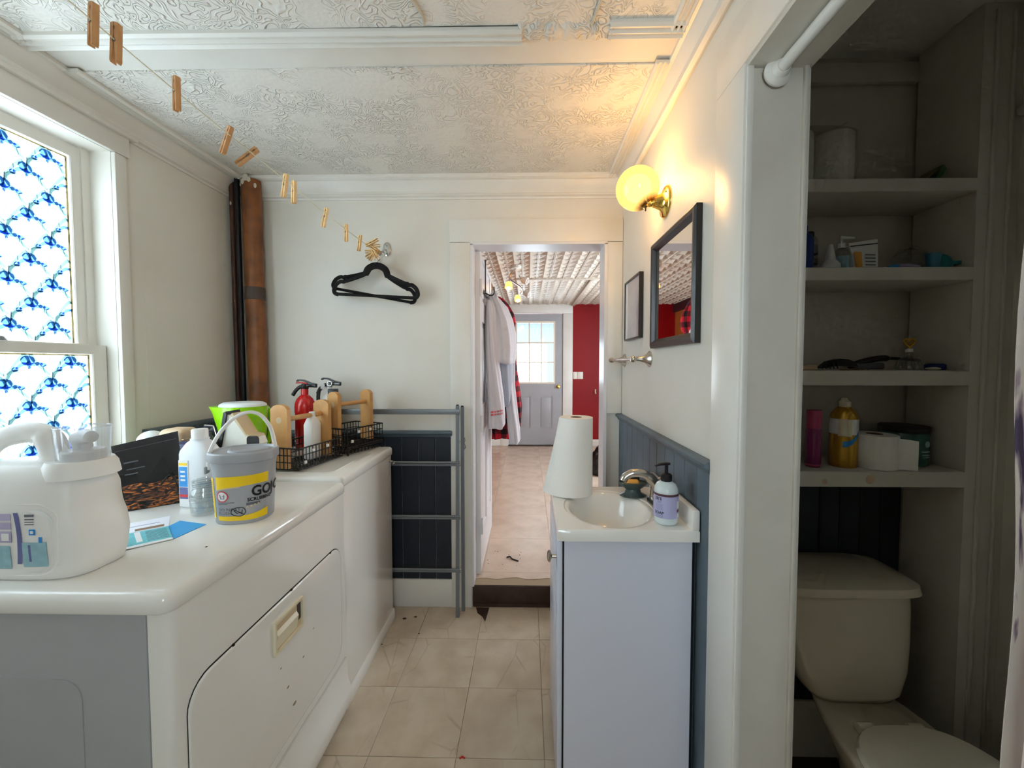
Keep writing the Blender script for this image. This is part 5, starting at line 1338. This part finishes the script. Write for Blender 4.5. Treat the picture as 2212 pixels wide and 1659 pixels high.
B().loft([[(1.150, 1.20, S1+.001), (1.150, 1.25, S1+.001), (1.150, 1.25, S1+.003), (1.150, 1.20, S1+.003)], [(1.215, 1.21, S1+.052), (1.215, 1.26, S1+.052), (1.213, 1.26, S1+.058), (1.213, 1.21, S1+.058)]]).build('paper_sleeve', 'olive', gp_, angle=0)
B().loft([[(1.195, 1.20, S1+.001), (1.195, 1.25, S1+.001), (1.190, 1.25, S1+.008), (1.190, 1.20, S1+.008)], [(1.244, 1.215, S1+.056), (1.244, 1.26, S1+.056), (1.232, 1.26, S1+.068), (1.232, 1.215, S1+.068)]]).build('packet', 'leaf_green', gp_, angle=0)
# second shelf
def bottle(name, label, cat, x, y, z, prof, m, cap=None, capm='black_plastic', n=24, sx=1, sy=1, part='body', cp='cap'):
    t = thing(name, label, cat, (x, y, z))
    LB().lathe(prof, (0, 0, 0), n, sx, sy).build(part, m, t, angle=45)
    if cap: LB().lathe(cap, (0, 0, 0), n).build(cp, capm, t, angle=45)
    return t
t = bottle('blue_bottle', 'deep blue bottle half hidden by the door jamb', 'bottle', .815, 1.20, S2, [(.026, 0), (.029, .004), (.029, .088), (.022, .105), (.012, .112)], 'deep_blue', [(.013, .112), (.013, .130), (.011, .132)], 'deep_blue')
t = bottle('lotion_bottle', 'clear bottle with black flip cap beside the blue bottle', 'bottle', .866, 1.245, S2, [(.020, 0), (.023, .003), (.023, .105), (.018, .112)], 'jar_glass', [(.012, .112), (.013, .114), (.013, .128), (.010, .130)], 'black_plastic')
LB().lathe([(.0232, .03), (.0232, .045)], (0, 0, 0), 24, cap0=False, cap1=False).build('label_band', 'olive', t); LB().lathe([(.0232, .06), (.0232, .085)], (0, 0, 0), 24, cap0=False, cap1=False).build('label_band', 'grey_print', t)
t = bottle('nozzle_bottle', 'small white bottle with tapered nozzle', 'bottle', .902, 1.205, S2, [(.026, 0), (.027, .004), (.025, .020), (.014, .034)], 'white_plastic', [(.013, .034), (.014, .038), (.008, .066), (.006, .078), (.004, .080)], 'white_plastic', cp='nozzle')
t = bottle('pump_bottle', 'small clear pump bottle with pale label', 'bottle', .950, 1.225, S2, [(.020, 0), (.021, .003), (.021, .058), (.016, .070), (.010, .074)], 'jar_glass', [(.010, .074), (.010, .088), (.004, .090), (.004, .104)], 'clear_plastic', cp='pump_collar')
LB().tube([(.006, 0, .105), (-.004, 0, .106), (.030, -.01, .102)], [.005, .006, .003], 8).build('pump_nozzle', 'clear_plastic', t)
LB().lathe([(.0214, .012), (.0214, .048)], (0, 0, 0), 24, cap0=False, cap1=False).build('label', 'pale_teal_print', t)
pk = thing('foil_packet', 'white packet with an orange panel standing on the second shelf', 'packet', (1.005, 1.215, S2))
b = B(); b.loft([[(.968, 1.200, S2), (1.043, 1.205, S2), (1.043, 1.222, S2), (.968, 1.218, S2)], [(.965, 1.205, S2+.05), (1.046, 1.210, S2+.05), (1.046, 1.222, S2+.05), (.965, 1.218, S2+.05)], [(.962, 1.214, S2+.086), (1.050, 1.218, S2+.100), (1.050, 1.221, S2+.100), (.962, 1.217, S2+.086)]]).build('pouch', 'white_plastic', pk, angle=40)
B().loft([[(.972, 1.1985, S2+.010), (.994, 1.2000, S2+.010)], [(.970, 1.2035, S2+.058), (.994, 1.2050, S2+.058)]], False, False, False).build('print_panel', 'soap_orange', pk, angle=0)
B().loft([[(.9635, 1.2095, S2+.074), (1.0475, 1.2135, S2+.084)], [(.9635, 1.2100, S2+.077), (1.0475, 1.2140, S2+.087)]], False, False, False).build('print_stripe', 'black_print', pk, angle=0)
for k in range(4): B().loft([[(1.004, 1.2025+.0006*k, S2+.018+.010*k), (1.036, 1.2045+.0006*k, S2+.018+.010*k)], [(1.004, 1.2027+.0006*k, S2+.021+.010*k), (1.036, 1.2047+.0006*k, S2+.021+.010*k)]], False, False, False).build('print_line', 'grey_print', pk, angle=0)
tt = thing('blue_tube', 'flattened blue and white tube lying on the second shelf', 'tube', (1.10, 1.19, S2))
B().tube([(1.055, 1.185, S2+.006), (1.075, 1.187, S2+.008), (1.082, 1.188, S2+.008)], [.005, .008, .008], 12).build('screw_cap', 'blue_print', tt)
B().tube([(1.083, 1.188, S2+.010), (1.120, 1.195, S2+.012), (1.150, 1.20, S2+.009)], [.010, .011, .012], 14, flat=.75).build('tube_body', 'lilac_print', tt)
bgp = thing('plastic_bag', 'crumpled clear plastic bag on the second shelf', 'bag', (1.175, 1.235, S2))
bb_ = B(); bb_.sphere((1.175, 1.245, S2+.040), .050, 20, 12, 1.0, .7, .80)
for v in bb_.bm.verts:
    if v.co.z > S2+.004: v.co += Vector((rnd.uniform(-1, 1), rnd.uniform(-1, 1), rnd.uniform(-1, 1)))*.006
    v.co.z = max(v.co.z, S2+.001)
bb_.build('film', 'clear_sheet', bgp, angle=0)
bc = thing('blue_cup', 'small clear blue cup beside the teal cap', 'cup', (1.183, 1.185, S2))
LB().lathe([(.014, 0), (.018, .046), (.0165, .046), (.013, .003)], (0, 0, 0), 22, cap1=True).build('cup', 'cup_blue', bc, angle=50)
tc_ = thing('teal_cap', 'round teal cap with a flat brim on the second shelf', 'cap', (1.222, 1.20, S2))
LB().sphere((0, 0, .016), .028, 22, 12, 1, .8, 1.15).build('dome', 'teal_plastic', tc_, angle=60)
LB().loft([[(p[0]+.042, p[1], z) for p in sup(.030, .018, 2.4, 24)] for z in (.001, .011)]).build('brim', 'teal_plastic', tc_)
tc_.children[0].location.z = .014
# third shelf
hb = thing('hair_claw', 'black hair claw lying on the third shelf', 'hair clip', (.92, 1.20, S3))
b = B(); b.loft([[(x, y, z) for y, z in ((1.18, S3+.004+h*.3), (1.19, S3+.004+h), (1.215, S3+.004+h), (1.228, S3+.004+h*.3))] for x, h in ((.880, .006), (.900, .022), (.930, .030), (.955, .028), (.974, .020))]).build('shell', 'black_plastic', hb, angle=50)
for k in range(5): B().tube([(.872+.010*k, 1.182, S3+.014+.002*k), (.868+.011*k, 1.176, S3+.004)], [.003, .0012], 6).build('claw_tooth', 'black_plastic', hb)
oc = thing('orange_comb', 'orange comb lying under the black hair claw', 'comb', (.945, 1.165, S3))
B().box(.915, .985, 1.158, 1.176, S3+.0005, S3+.005, .002).build('spine', 'cardboard', oc)
for k in range(12): B().box(.917+k*.0056, .920+k*.0056, 1.1525, 1.159, S3+.0005, S3+.003).build('tooth', 'cardboard', oc, angle=0)
bk = thing('hair_brush', 'black hair brush with long handle behind the scent bottle', 'brush', (1.10, 1.245, S3))
b = B(); b.tube(spline([(1.000, 1.245, S3+.008), (1.030, 1.245, S3+.022), (1.080, 1.245, S3+.034), (1.120, 1.245, S3+.036), (1.160, 1.245, S3+.034), (1.212, 1.245, S3+.030)], 5), [.008]*3+[.012]*12+[.006]*11, 12, flat=.8).build('handle', 'black_plastic', bk, angle=60)
bh = B().box(1.010, 1.100, 1.232, 1.258, S3+.002, S3+.022, .006, 3).build('bristle_pad', 'grey_print', bk)
pf = thing('scent_bottle', 'small ribbed glass scent bottle with gold heart stopper', 'bottle', (1.134, 1.195, S3))
LB().lathe([(.028, 0), (.032, .004), (.033, .012), (.026, .028), (.013, .040), (.008, .044), (.008, .056)], (0, 0, 0), 24).build('glass', 'jar_glass', pf, angle=30)
for k in range(10):
    a = 2*PI*k/10; LB().tube([(.0325*math.cos(a), .0325*math.sin(a), .010), (.0265*math.cos(a), .0265*math.sin(a), .028), (.0135*math.cos(a), .0135*math.sin(a), .040)], .0014, 5).build('glass_rib', 'jar_glass', pf)
LB().lathe([(.0085, .054), (.0085, .062), (.005, .064)], (0, 0, 0), 16).build('collar', 'white_plastic', pf)
ht = [(.016*math.sin(t)**3*1.0, .0145*(.8125*math.cos(t)-.3125*math.cos(2*t)-.125*math.cos(3*t)-.0625*math.cos(4*t))*1.0) for t in [2*PI*i/30 for i in range(30)]]
LB().tube([(x, 0, .082+z) for x, z in ht], .0028, 8, closed=True).build('heart_stopper', 'gold', pf)
LB().tube([(x*.5, 0, .082+z*.5) for x, z in ht], .0016, 6, closed=True).build('heart_inset', 'gold', pf)
LB().cyl((0, 0, .062), (0, 0, .069), .003, n=10).build('stopper_stem', 'gold', pf)
bj = bottle('blue_jar_lid', 'dark blue round lid at the end of the third shelf', 'lid', 1.236, 1.22, S3, [(.022, 0), (.0235, .002), (.0235, .016), (.0215, .018)], 'deep_blue', [(.0205, .018), (.0195, .0195)], 'deep_blue', part='rim', cp='lid_face')
for k in range(20): LB().box(.0232, .0242, -.001, .001, .002, .016).build('ridge', 'deep_blue', bj, angle=0).rotation_euler = (0, 0, 2*PI*k/20)
sp_ = thing('soap_sliver', 'thin cream soap sliver beside the dark blue lid', 'soap', (1.198, 1.19, S3))
B().sphere((1.200, 1.19, S3+.0045), .022, 18, 8, 1.0, .5, .2).build('soap', 'cream_plastic', sp_, angle=60)
ps = thing('pink_sponge', 'pale pink sponge at the jamb end of the third shelf', 'sponge', (.835, 1.20, S3))
B().box(.80, .862, 1.185, 1.225, S3, S3+.016, .005).build('sponge', 'beige_box', ps)
# lowest shelf
t = bottle('pink_spray_bottle', 'slim pink body spray bottle with pink cap', 'bottle', .868, 1.205, S4, [(.0180, 0), (.0200, .003), (.0200, .110), (.0185, .116)], 'magenta_liquid', [(.0198, .117), (.0202, .119), (.0196, .170), (.0185, .172)], 'pink_plastic')
LB().lathe([(.0204, .004), (.0204, .010)], (0, 0, 0), 24, cap0=False, cap1=False).build('base_band', 'pink_plastic', t)
t = bottle('hairspray_can', 'gold and white spray can with pale nozzle', 'spray can', .965, 1.215, S4, [(.034, 0), (.0355, .003), (.0355, .145), (.033, .160), (.020, .178), (.015, .182)], 'can_gold', [(.015, .182), (.016, .184), (.016, .196), (.009, .201), (.007, .208)], 'cream_plastic', cp='nozzle')
LB().lathe([(.0358, .100), (.0358, .146)], (0, 0, 0), 28, cap0=False, cap1=False).build('white_band', 'white_print', t, angle=60)
LB().patch(lambda u, v: (.0362*math.cos(math.radians(-150+55*u)), .0362*math.sin(math.radians(-150+55*u)), .095+.050*v), 8, 1).build('label', 'cream_plastic', t, angle=60)
LB().patch(lambda u, v: (.0361*math.cos(math.radians(-130+75*u)), .0361*math.sin(math.radians(-130+75*u)), .062+.04*u*u+.018*v*(1-u*.3)), 10, 1).build('blue_swoosh', 'blue_print', t, angle=60)
tr2 = thing('toilet_roll', 'loose toilet paper roll on the lowest shelf', 'toilet paper', (1.052, 1.208, S4))
LB().loft([[(r*math.cos(2*PI*i/40), r*math.sin(2*PI*i/40), z) for i in range(40)] for z, r in ((0.0005, .056), (.003, .057), (.098, .057), (.100, .056), (.100, .021), (.05, .0205))]).build('roll', 'tissue', tr2, angle=50)
LB().lathe([(.0203, .05), (.0203, .1004), (.0193, .1004), (.0191, .05)], (0, 0, 0), 22, cap0=False, cap1=False).build('cardboard_core', 'cardboard', tr2)
def tail(u, v):
    a = math.radians(-120+30*min(1, u*2)); 
    if u <= .4: A = math.radians(-130+100*u); return (.0585*math.cos(A), .0585*math.sin(A), .002+.096*v)
    A = math.radians(-90); k = (u-.4)/.6
    return (.0585*math.cos(A)+.078*k, .0585*math.sin(A)+.010*math.sin(k*3), (.002+.096*v)*(1-.0*k)-.010*k*(1-.0*v)-.010*k*v+.0095*k)
LB().patch(tail, 18, 4).build('loose_end', 'tissue', tr2, angle=180)
cn = thing('candle_jar', 'dark teal candle jar with black lid', 'candle', (1.190, 1.262, S4))
LB().lathe([(.056, 0), (.060, .004), (.060, .096), (.058, .100)], (0, 0, 0), 34).build('jar', 'candle_teal', cn, angle=50)
LB().lathe([(.0625, .101), (.063, .103), (.063, .116), (.060, .119)], (0, 0, 0), 34).build('lid', 'jar_lid_dark', cn, angle=40)
LB().lathe_axis([(.010, 0), (.001, .0004)], (.016, -.0596, .068), (0.26, -.96, 0), 18).build('label_disc', 'pale_teal_print', cn)
for z, w in ((.043, .40), (.033, .34), (.026, .28)): LB().patch(lambda u, v: (.0605*math.cos(-PI/2+.20+w*(u-.4)*1.4), .0605*math.sin(-PI/2+.20+w*(u-.4)*1.4), z+.004*v), 6, 1).build('label_print', 'pale_teal_print', cn, angle=60)

# --- toilet
to = thing('toilet', 'bone-coloured toilet under the shelves', 'toilet', (.945, 1.1, .004))
cx = .952
def tank_ring(z, hw, yf, yb, e=5): return [(cx+p[0], (yf+yb)/2+p[1], z) for p in sup(hw, (yb-yf)/2, e, 40)]
B().loft([tank_ring(.388, .105, 1.125, 1.300), tank_ring(.392, .118, 1.108, 1.312), tank_ring(.413, .136, 1.100, 1.316), tank_ring(.47, .163, 1.108, 1.320), tank_ring(.55, .181, 1.122, 1.322), tank_ring(.63, .189, 1.132, 1.322), tank_ring(.684, .191, 1.138, 1.322)]).build('tank', 'toilet_bone', to, angle=60)
B().loft([tank_ring(.6845, .198, 1.131, 1.326), tank_ring(.690, .213, 1.122, 1.328), tank_ring(.712, .209, 1.126, 1.328), tank_ring(.724, .188, 1.150, 1.326), tank_ring(.728, .150, 1.190, 1.322)]).build('tank_lid', 'toilet_bone', to, angle=35)
def bowl_ring(z, w, yf, yb): 
    n = 40; out = []
    for i in range(n):
        a = 2*PI*i/n; s, c = math.sin(a), math.cos(a); k = 1.0 if s < 0 else .82
        out.append((.950+w*math.copysign(abs(c)**.85, c)*(k if s > 0 else 1), (yf+yb)/2+(yb-yf)/2*math.copysign(abs(s)**.8, s), z))
    return out
B().loft([bowl_ring(.006, .105, .66, 1.15), bowl_ring(.05, .10, .66, 1.14), bowl_ring(.18, .105, .62, 1.13), bowl_ring(.30, .150, .53, 1.16), bowl_ring(.37, .178, .50, 1.22), bowl_ring(.385, .180, .50, 1.23), bowl_ring(.392, .174, .51, 1.225)]).build('bowl', 'toilet_bone', to, angle=60)
def seat_ring(z, w, yf, yb):
    return [(.952+w*math.copysign(abs(c)**(.72 if s > 0 else 1.0), c), (yf+yb)/2+(yb-yf)/2*math.copysign(abs(s)**(.6 if s > 0 else 1.0), s), z) for c, s in [(math.cos(2*PI*i/48), math.sin(2*PI*i/48)) for i in range(48)]]
B().loft([seat_ring(.394, .176, .50, .985), seat_ring(.398, .180, .495, .99), seat_ring(.410, .180, .495, .99)]).build('seat', 'toilet_bone', to, angle=50)
B().loft([seat_ring(.411, .176, .50, 1.000), seat_ring(.420, .178, .498, 1.004), seat_ring(.430, .170, .51, 1.000), seat_ring(.433, .14, .55, .96)]).build('seat_lid', 'toilet_bone', to, angle=40)
for x in (.885, 1.015): B().cyl((x-.018, 1.015, .408), (x+.018, 1.015, .408), .012, n=14).build('seat_hinge', 'toilet_bone', to)
B().tube(spline([(1.045, 1.29, .41), (1.065, 1.30, .34), (1.07, 1.32, .20)], 5), .007, 10).build('supply_line', 'dull_steel', to)
es = thing('pipe_escutcheon', 'dark round pipe collar on the baseboard behind the toilet', 'pipe collar', (.745, AYB-.018, .12))
B().lathe_axis([(.034, 0), (.034, .003), (.024, .008), (.012, .010), (.012, .030)], (.815, AYB-.018, .150), (0, -1, 0), 22).build('collar', 'copper_dark', es)
B().cyl((.815, AYB-.045, .150), (.815, AYB-.075, .150), .014, n=14).build('valve_stub', 'rubber_band', es)

# ================================================================ THINGS: room beyond
# --- over-door hooks and coats on the open door
hr = thing('door_hook_rack', 'black over-door hook rack holding the coats', 'hook rack', (-.27, 2.70, 1.80))
B().box(-.2735, -.2705, 2.46, 2.93, 1.800, 1.825).build('rail', 'black_plastic', hr, angle=0)
for y in (2.52, 2.66, 2.74, 2.86):
    B().tube(spline([(-.270, y, 1.815), (-.235, y, 1.800), (-.215, y, 1.815), (-.215, y, 1.845)], 4), .004, 8).build('hook', 'black_plastic', hr)
    B().sphere((-.215, y, 1.848), .008, 10, 8).build('hook_knob', 'dull_steel', hr)
B().tube([(-.268, 2.50, 2.02), (-.268, 2.50, 1.82)], .004, 8).build('over_door_strap', 'black_plastic', hr)
def cloth(name, mat, parent, secs, folds=7, amp=.010, n=48, ph=0., label=None):
    """hanging garment piece: secs of (z, cx, cy, rx, ry)"""
    r = []
    for k, (z, x, y, rx, ry) in enumerate(secs):
        ring = []
        for i in range(n):
            a = 2*PI*i/n; w = amp*min(1, k/2.)*math.sin(folds*a+ph+z*5)+amp*.5*math.sin((folds*2+1)*a+z*9)
            ring.append((x+(rx+w)*math.cos(a), y+(ry+w)*math.sin(a), z+.006*math.sin(3*a+ph)))
        r.append(ring)
    o = B(); o.loft(r); return o.build(name, mat, parent, angle=75, label=label)
jk = thing('jacket', 'pale grey jacket with long sleeves hanging on the open door', 'jacket', (-.19, 2.62, .85))
cloth('jacket_body', 'jacket', jk, [(1.818, -.236, 2.60, .022, .03), (1.79, -.225, 2.61, .038, .055), (1.74, -.205, 2.63, .060, .09), (1.66, -.185, 2.65, .075, .12), (1.56, -.175, 2.64, .085, .125), (1.47, -.175, 2.64, .088, .130), (1.40, -.178, 2.64, .085, .13), (1.37, -.178, 2.64, .080, .128), (1.365, -.178, 2.64, .06, .11)], 6, .008)
cloth('sleeve', 'jacket', jk, [(1.770, -.245, 2.545, .018, .03), (1.72, -.238, 2.53, .028, .045), (1.60, -.236, 2.525, .031, .052), (1.45, -.232, 2.52, .034, .055), (1.30, -.222, 2.52, .042, .06), (1.15, -.210, 2.52, .050, .066), (1.05, -.205, 2.52, .055, .066), (.975, -.204, 2.52, .056, .066), (.955, -.206, 2.52, .050, .060)], 5, .005, ph=1)
cloth('sleeve', 'jacket', jk, [(1.60, -.125, 2.72, .020, .04), (1.50, -.118, 2.73, .030, .05), (1.38, -.125, 2.73, .034, .055), (1.22, -.128, 2.73, .034, .055), (1.05, -.112, 2.73, .036, .055), (.92, -.098, 2.735, .038, .055), (.84, -.090, 2.735, .034, .05), (.815, -.090, 2.735, .028, .044)], 5, .006, ph=2)
cloth('fleece_lining', 'jacket_fleece', jk, [(1.39, -.165, 2.66, .055, .10), (1.25, -.160, 2.67, .052, .09), (1.12, -.150, 2.68, .035, .07), (1.08, -.148, 2.68, .015, .05)], 4, .006)
for k, (z, wd_) in enumerate(((1.058, .052), (1.040, .052))):
    for i in range(9):
        a0 = math.radians(-118+i*9.6); 
        B().patch(lambda u, v: (-.205+.0585*math.cos(a0+.10*u), 2.52+.0705*math.sin(a0+.10*u)-.004, z+.011*v+.010*(i/9)), 1, 1).build('sleeve_lettering', 'red_print', jk, angle=0)
B().tube(spline([(-.236, 2.575, 1.79), (-.222, 2.56, 1.835), (-.205, 2.57, 1.82), (-.200, 2.59, 1.77)], 4), .007, 8).build('collar_loop', 'jacket', jk)
ps_ = thing('plaid_shirt', 'red and black plaid shirt hanging behind the pale jacket', 'shirt', (-.19, 2.78, .80))
cloth('shirt_hood', 'plaid', ps_, [(1.842, -.205, 2.868, .020, .03), (1.80, -.190, 2.868, .045, .045), (1.73, -.170, 2.868, .062, .055), (1.66, -.155, 2.868, .060, .055), (1.60, -.150, 2.868, .040, .04)], 4, .006)
cloth('shirt_body', 'plaid', ps_, [(1.70, -.190, 2.885, .05, .055), (1.50, -.175, 2.885, .065, .055), (1.25, -.160, 2.885, .085, .055), (1.05, -.150, 2.885, .105, .055), (.92, -.160, 2.885, .110, .055), (.84, -.175, 2.885, .085, .055), (.82, -.18, 2.885, .07, .055)], 6, .008)
# --- spiral ceiling light with four heads
cl = thing('ceiling_spotlight', 'white curled ceiling spotlight with two lit amber heads', 'light', (-.11, 3.70, FC-.01))
B().lathe([(.045, -.030), (.050, -.022), (.050, 0)], (-.11, 3.62, FC-.008), 24).build('canopy', 'lamp_white', cl)
B().tube(spline([(-.11, 3.62, FC-.035), (-.155, 3.64, FC-.075), (-.165, 3.74, FC-.105), (-.13, 3.86, FC-.115), (-.085, 4.0, FC-.120), (-.06, 4.2, FC-.125), (-.075, 4.35, FC-.130)], 5), .008, 10).build('curled_arm', 'nickel', cl)
def head(x, y, z, d, lit):
    s = B(); d_ = Vector(d).normalized(); top = Vector((x, y, z))
    s.lathe_axis([(.010, 0), (.024, .008), (.033, .030), (.036, .066), (.033, .066)], top, d, 22).build('spot_head', 'lamp_white' if not lit else 'glow_amber', cl, angle=50)
    B().tube([tuple(top-d_*.022+Vector((0, 0, .03))), tuple(top)], .005, 8).build('swivel', 'nickel', cl)
    c = top+d_*.062
    B().sphere(tuple(c), .024, 16, 10).build('bulb', 'bulb_warm' if lit else 'lamp_white', cl)
head(-.175, 3.72, FC-.135, (-.1, -.35, -1), True)
head(-.065, 3.80, FC-.095, (.9, -.3, -.35), False)
head(-.045, 4.18, FC-.150, (.9, -.3, -.4), False)
head(-.115, 4.36, FC-.150, (.1, -.5, -1), True)
# --- switch plates, bag, cord on the floor
for i, (x, lab_) in enumerate(((.715, 'white toggle switch plate nearest the grey door'), (.792, 'white rocker switch plate further along the red wall'))):
    t = thing('switch_plate', lab_, 'switch', (x, FY, 1.20), group='switch plates on the red wall')
    w_ = (.030, .042)[i]
    B().box(x-w_, x+w_, FY-.006, FY, 1.145, 1.252, .002).build('plate', 'switch', t)
    B().box(x-(.005, .017)[i], x+(.005, .017)[i], FY-.014+.005*i, FY-.005, 1.185-.02*i, 1.215+.02*i, .002).build('switch_key', 'switch', t)
bag = thing('rubbish_bag', 'crumpled black bag on the floor below the red wall', 'bag', (.84, 4.45, FZ))
bb_ = B(); bb_.lathe([(.12, 0), (.15, .03), (.155, .10), (.135, .19), (.10, .25), (.05, .30), (.03, .34)], (.84, 4.45, FZ), 30)
rb = random.Random(5)
for v in bb_.bm.verts:
    if v.co.z > FZ+.005:
        k = .018*math.sin(v.co.x*70+v.co.z*40)+.014*math.sin(v.co.y*90-v.co.z*55); d = Vector((v.co.x-.84, v.co.y-4.45, 0))
        v.co += d.normalized()*k if d.length > 1e-4 else Vector()
bb_.build('sack', 'bag_black', bag, angle=180)
B().tube([(.84+.04*math.cos(2*PI*i/12), 4.45+.04*math.sin(2*PI*i/12), FZ+.31) for i in range(12)], .005, 6, closed=True).build('tie', 'dull_steel', bag)
wt = thing('white_towel', 'white cloth hanging on the wood panelled wall', 'cloth', (-1.13, 4.6, 1.45))
cloth('cloth', 'jacket', wt, [(1.95, -1.17, 4.5, .02, .05), (1.86, -1.12, 4.5, .05, .15), (1.75, -1.10, 4.5, .07, .25), (1.50, -1.10, 4.5, .07, .28), (1.40, -1.10, 4.5, .06, .26)], 7, .012)
B().cyl((-1.2, 4.5, 1.94), (-1.15, 4.5, 1.96), .006, n=8).build('peg', 'brass', wt)
kn = thing('cord_scrap', 'short dark twist of cord on the far floor', 'cord', (-.10, 2.45, FZ))
B().tube(spline([(-.135, 2.475, FZ+.004), (-.115, 2.485, FZ+.005), (-.10, 2.455, FZ+.005), (-.075, 2.44, FZ+.004), (-.06, 2.43, FZ+.004)], 5), .0042, 8).build('cord', 'debris', kn)
for i in range(16):
    x, y = -.20+rb.uniform(-.06, .16), 2.42+rb.uniform(-.09, .16)
    B().sphere((x, y, FZ+.001), rb.uniform(.0015, .0035), 7, 5, 1, 1, .5).build('floor_speck', 'debris', ff)
wbk = thing('wall_bracket', 'small white hook on the edge of the red wall', 'hook', (1.02, FY, .95))
B().tube(spline([(1.03, FY-.002, .93), (1.02, FY-.03, .93), (1.015, FY-.04, .96), (1.02, FY-.02, .985)], 4), .010, 8).build('hook', 'switch', wbk)
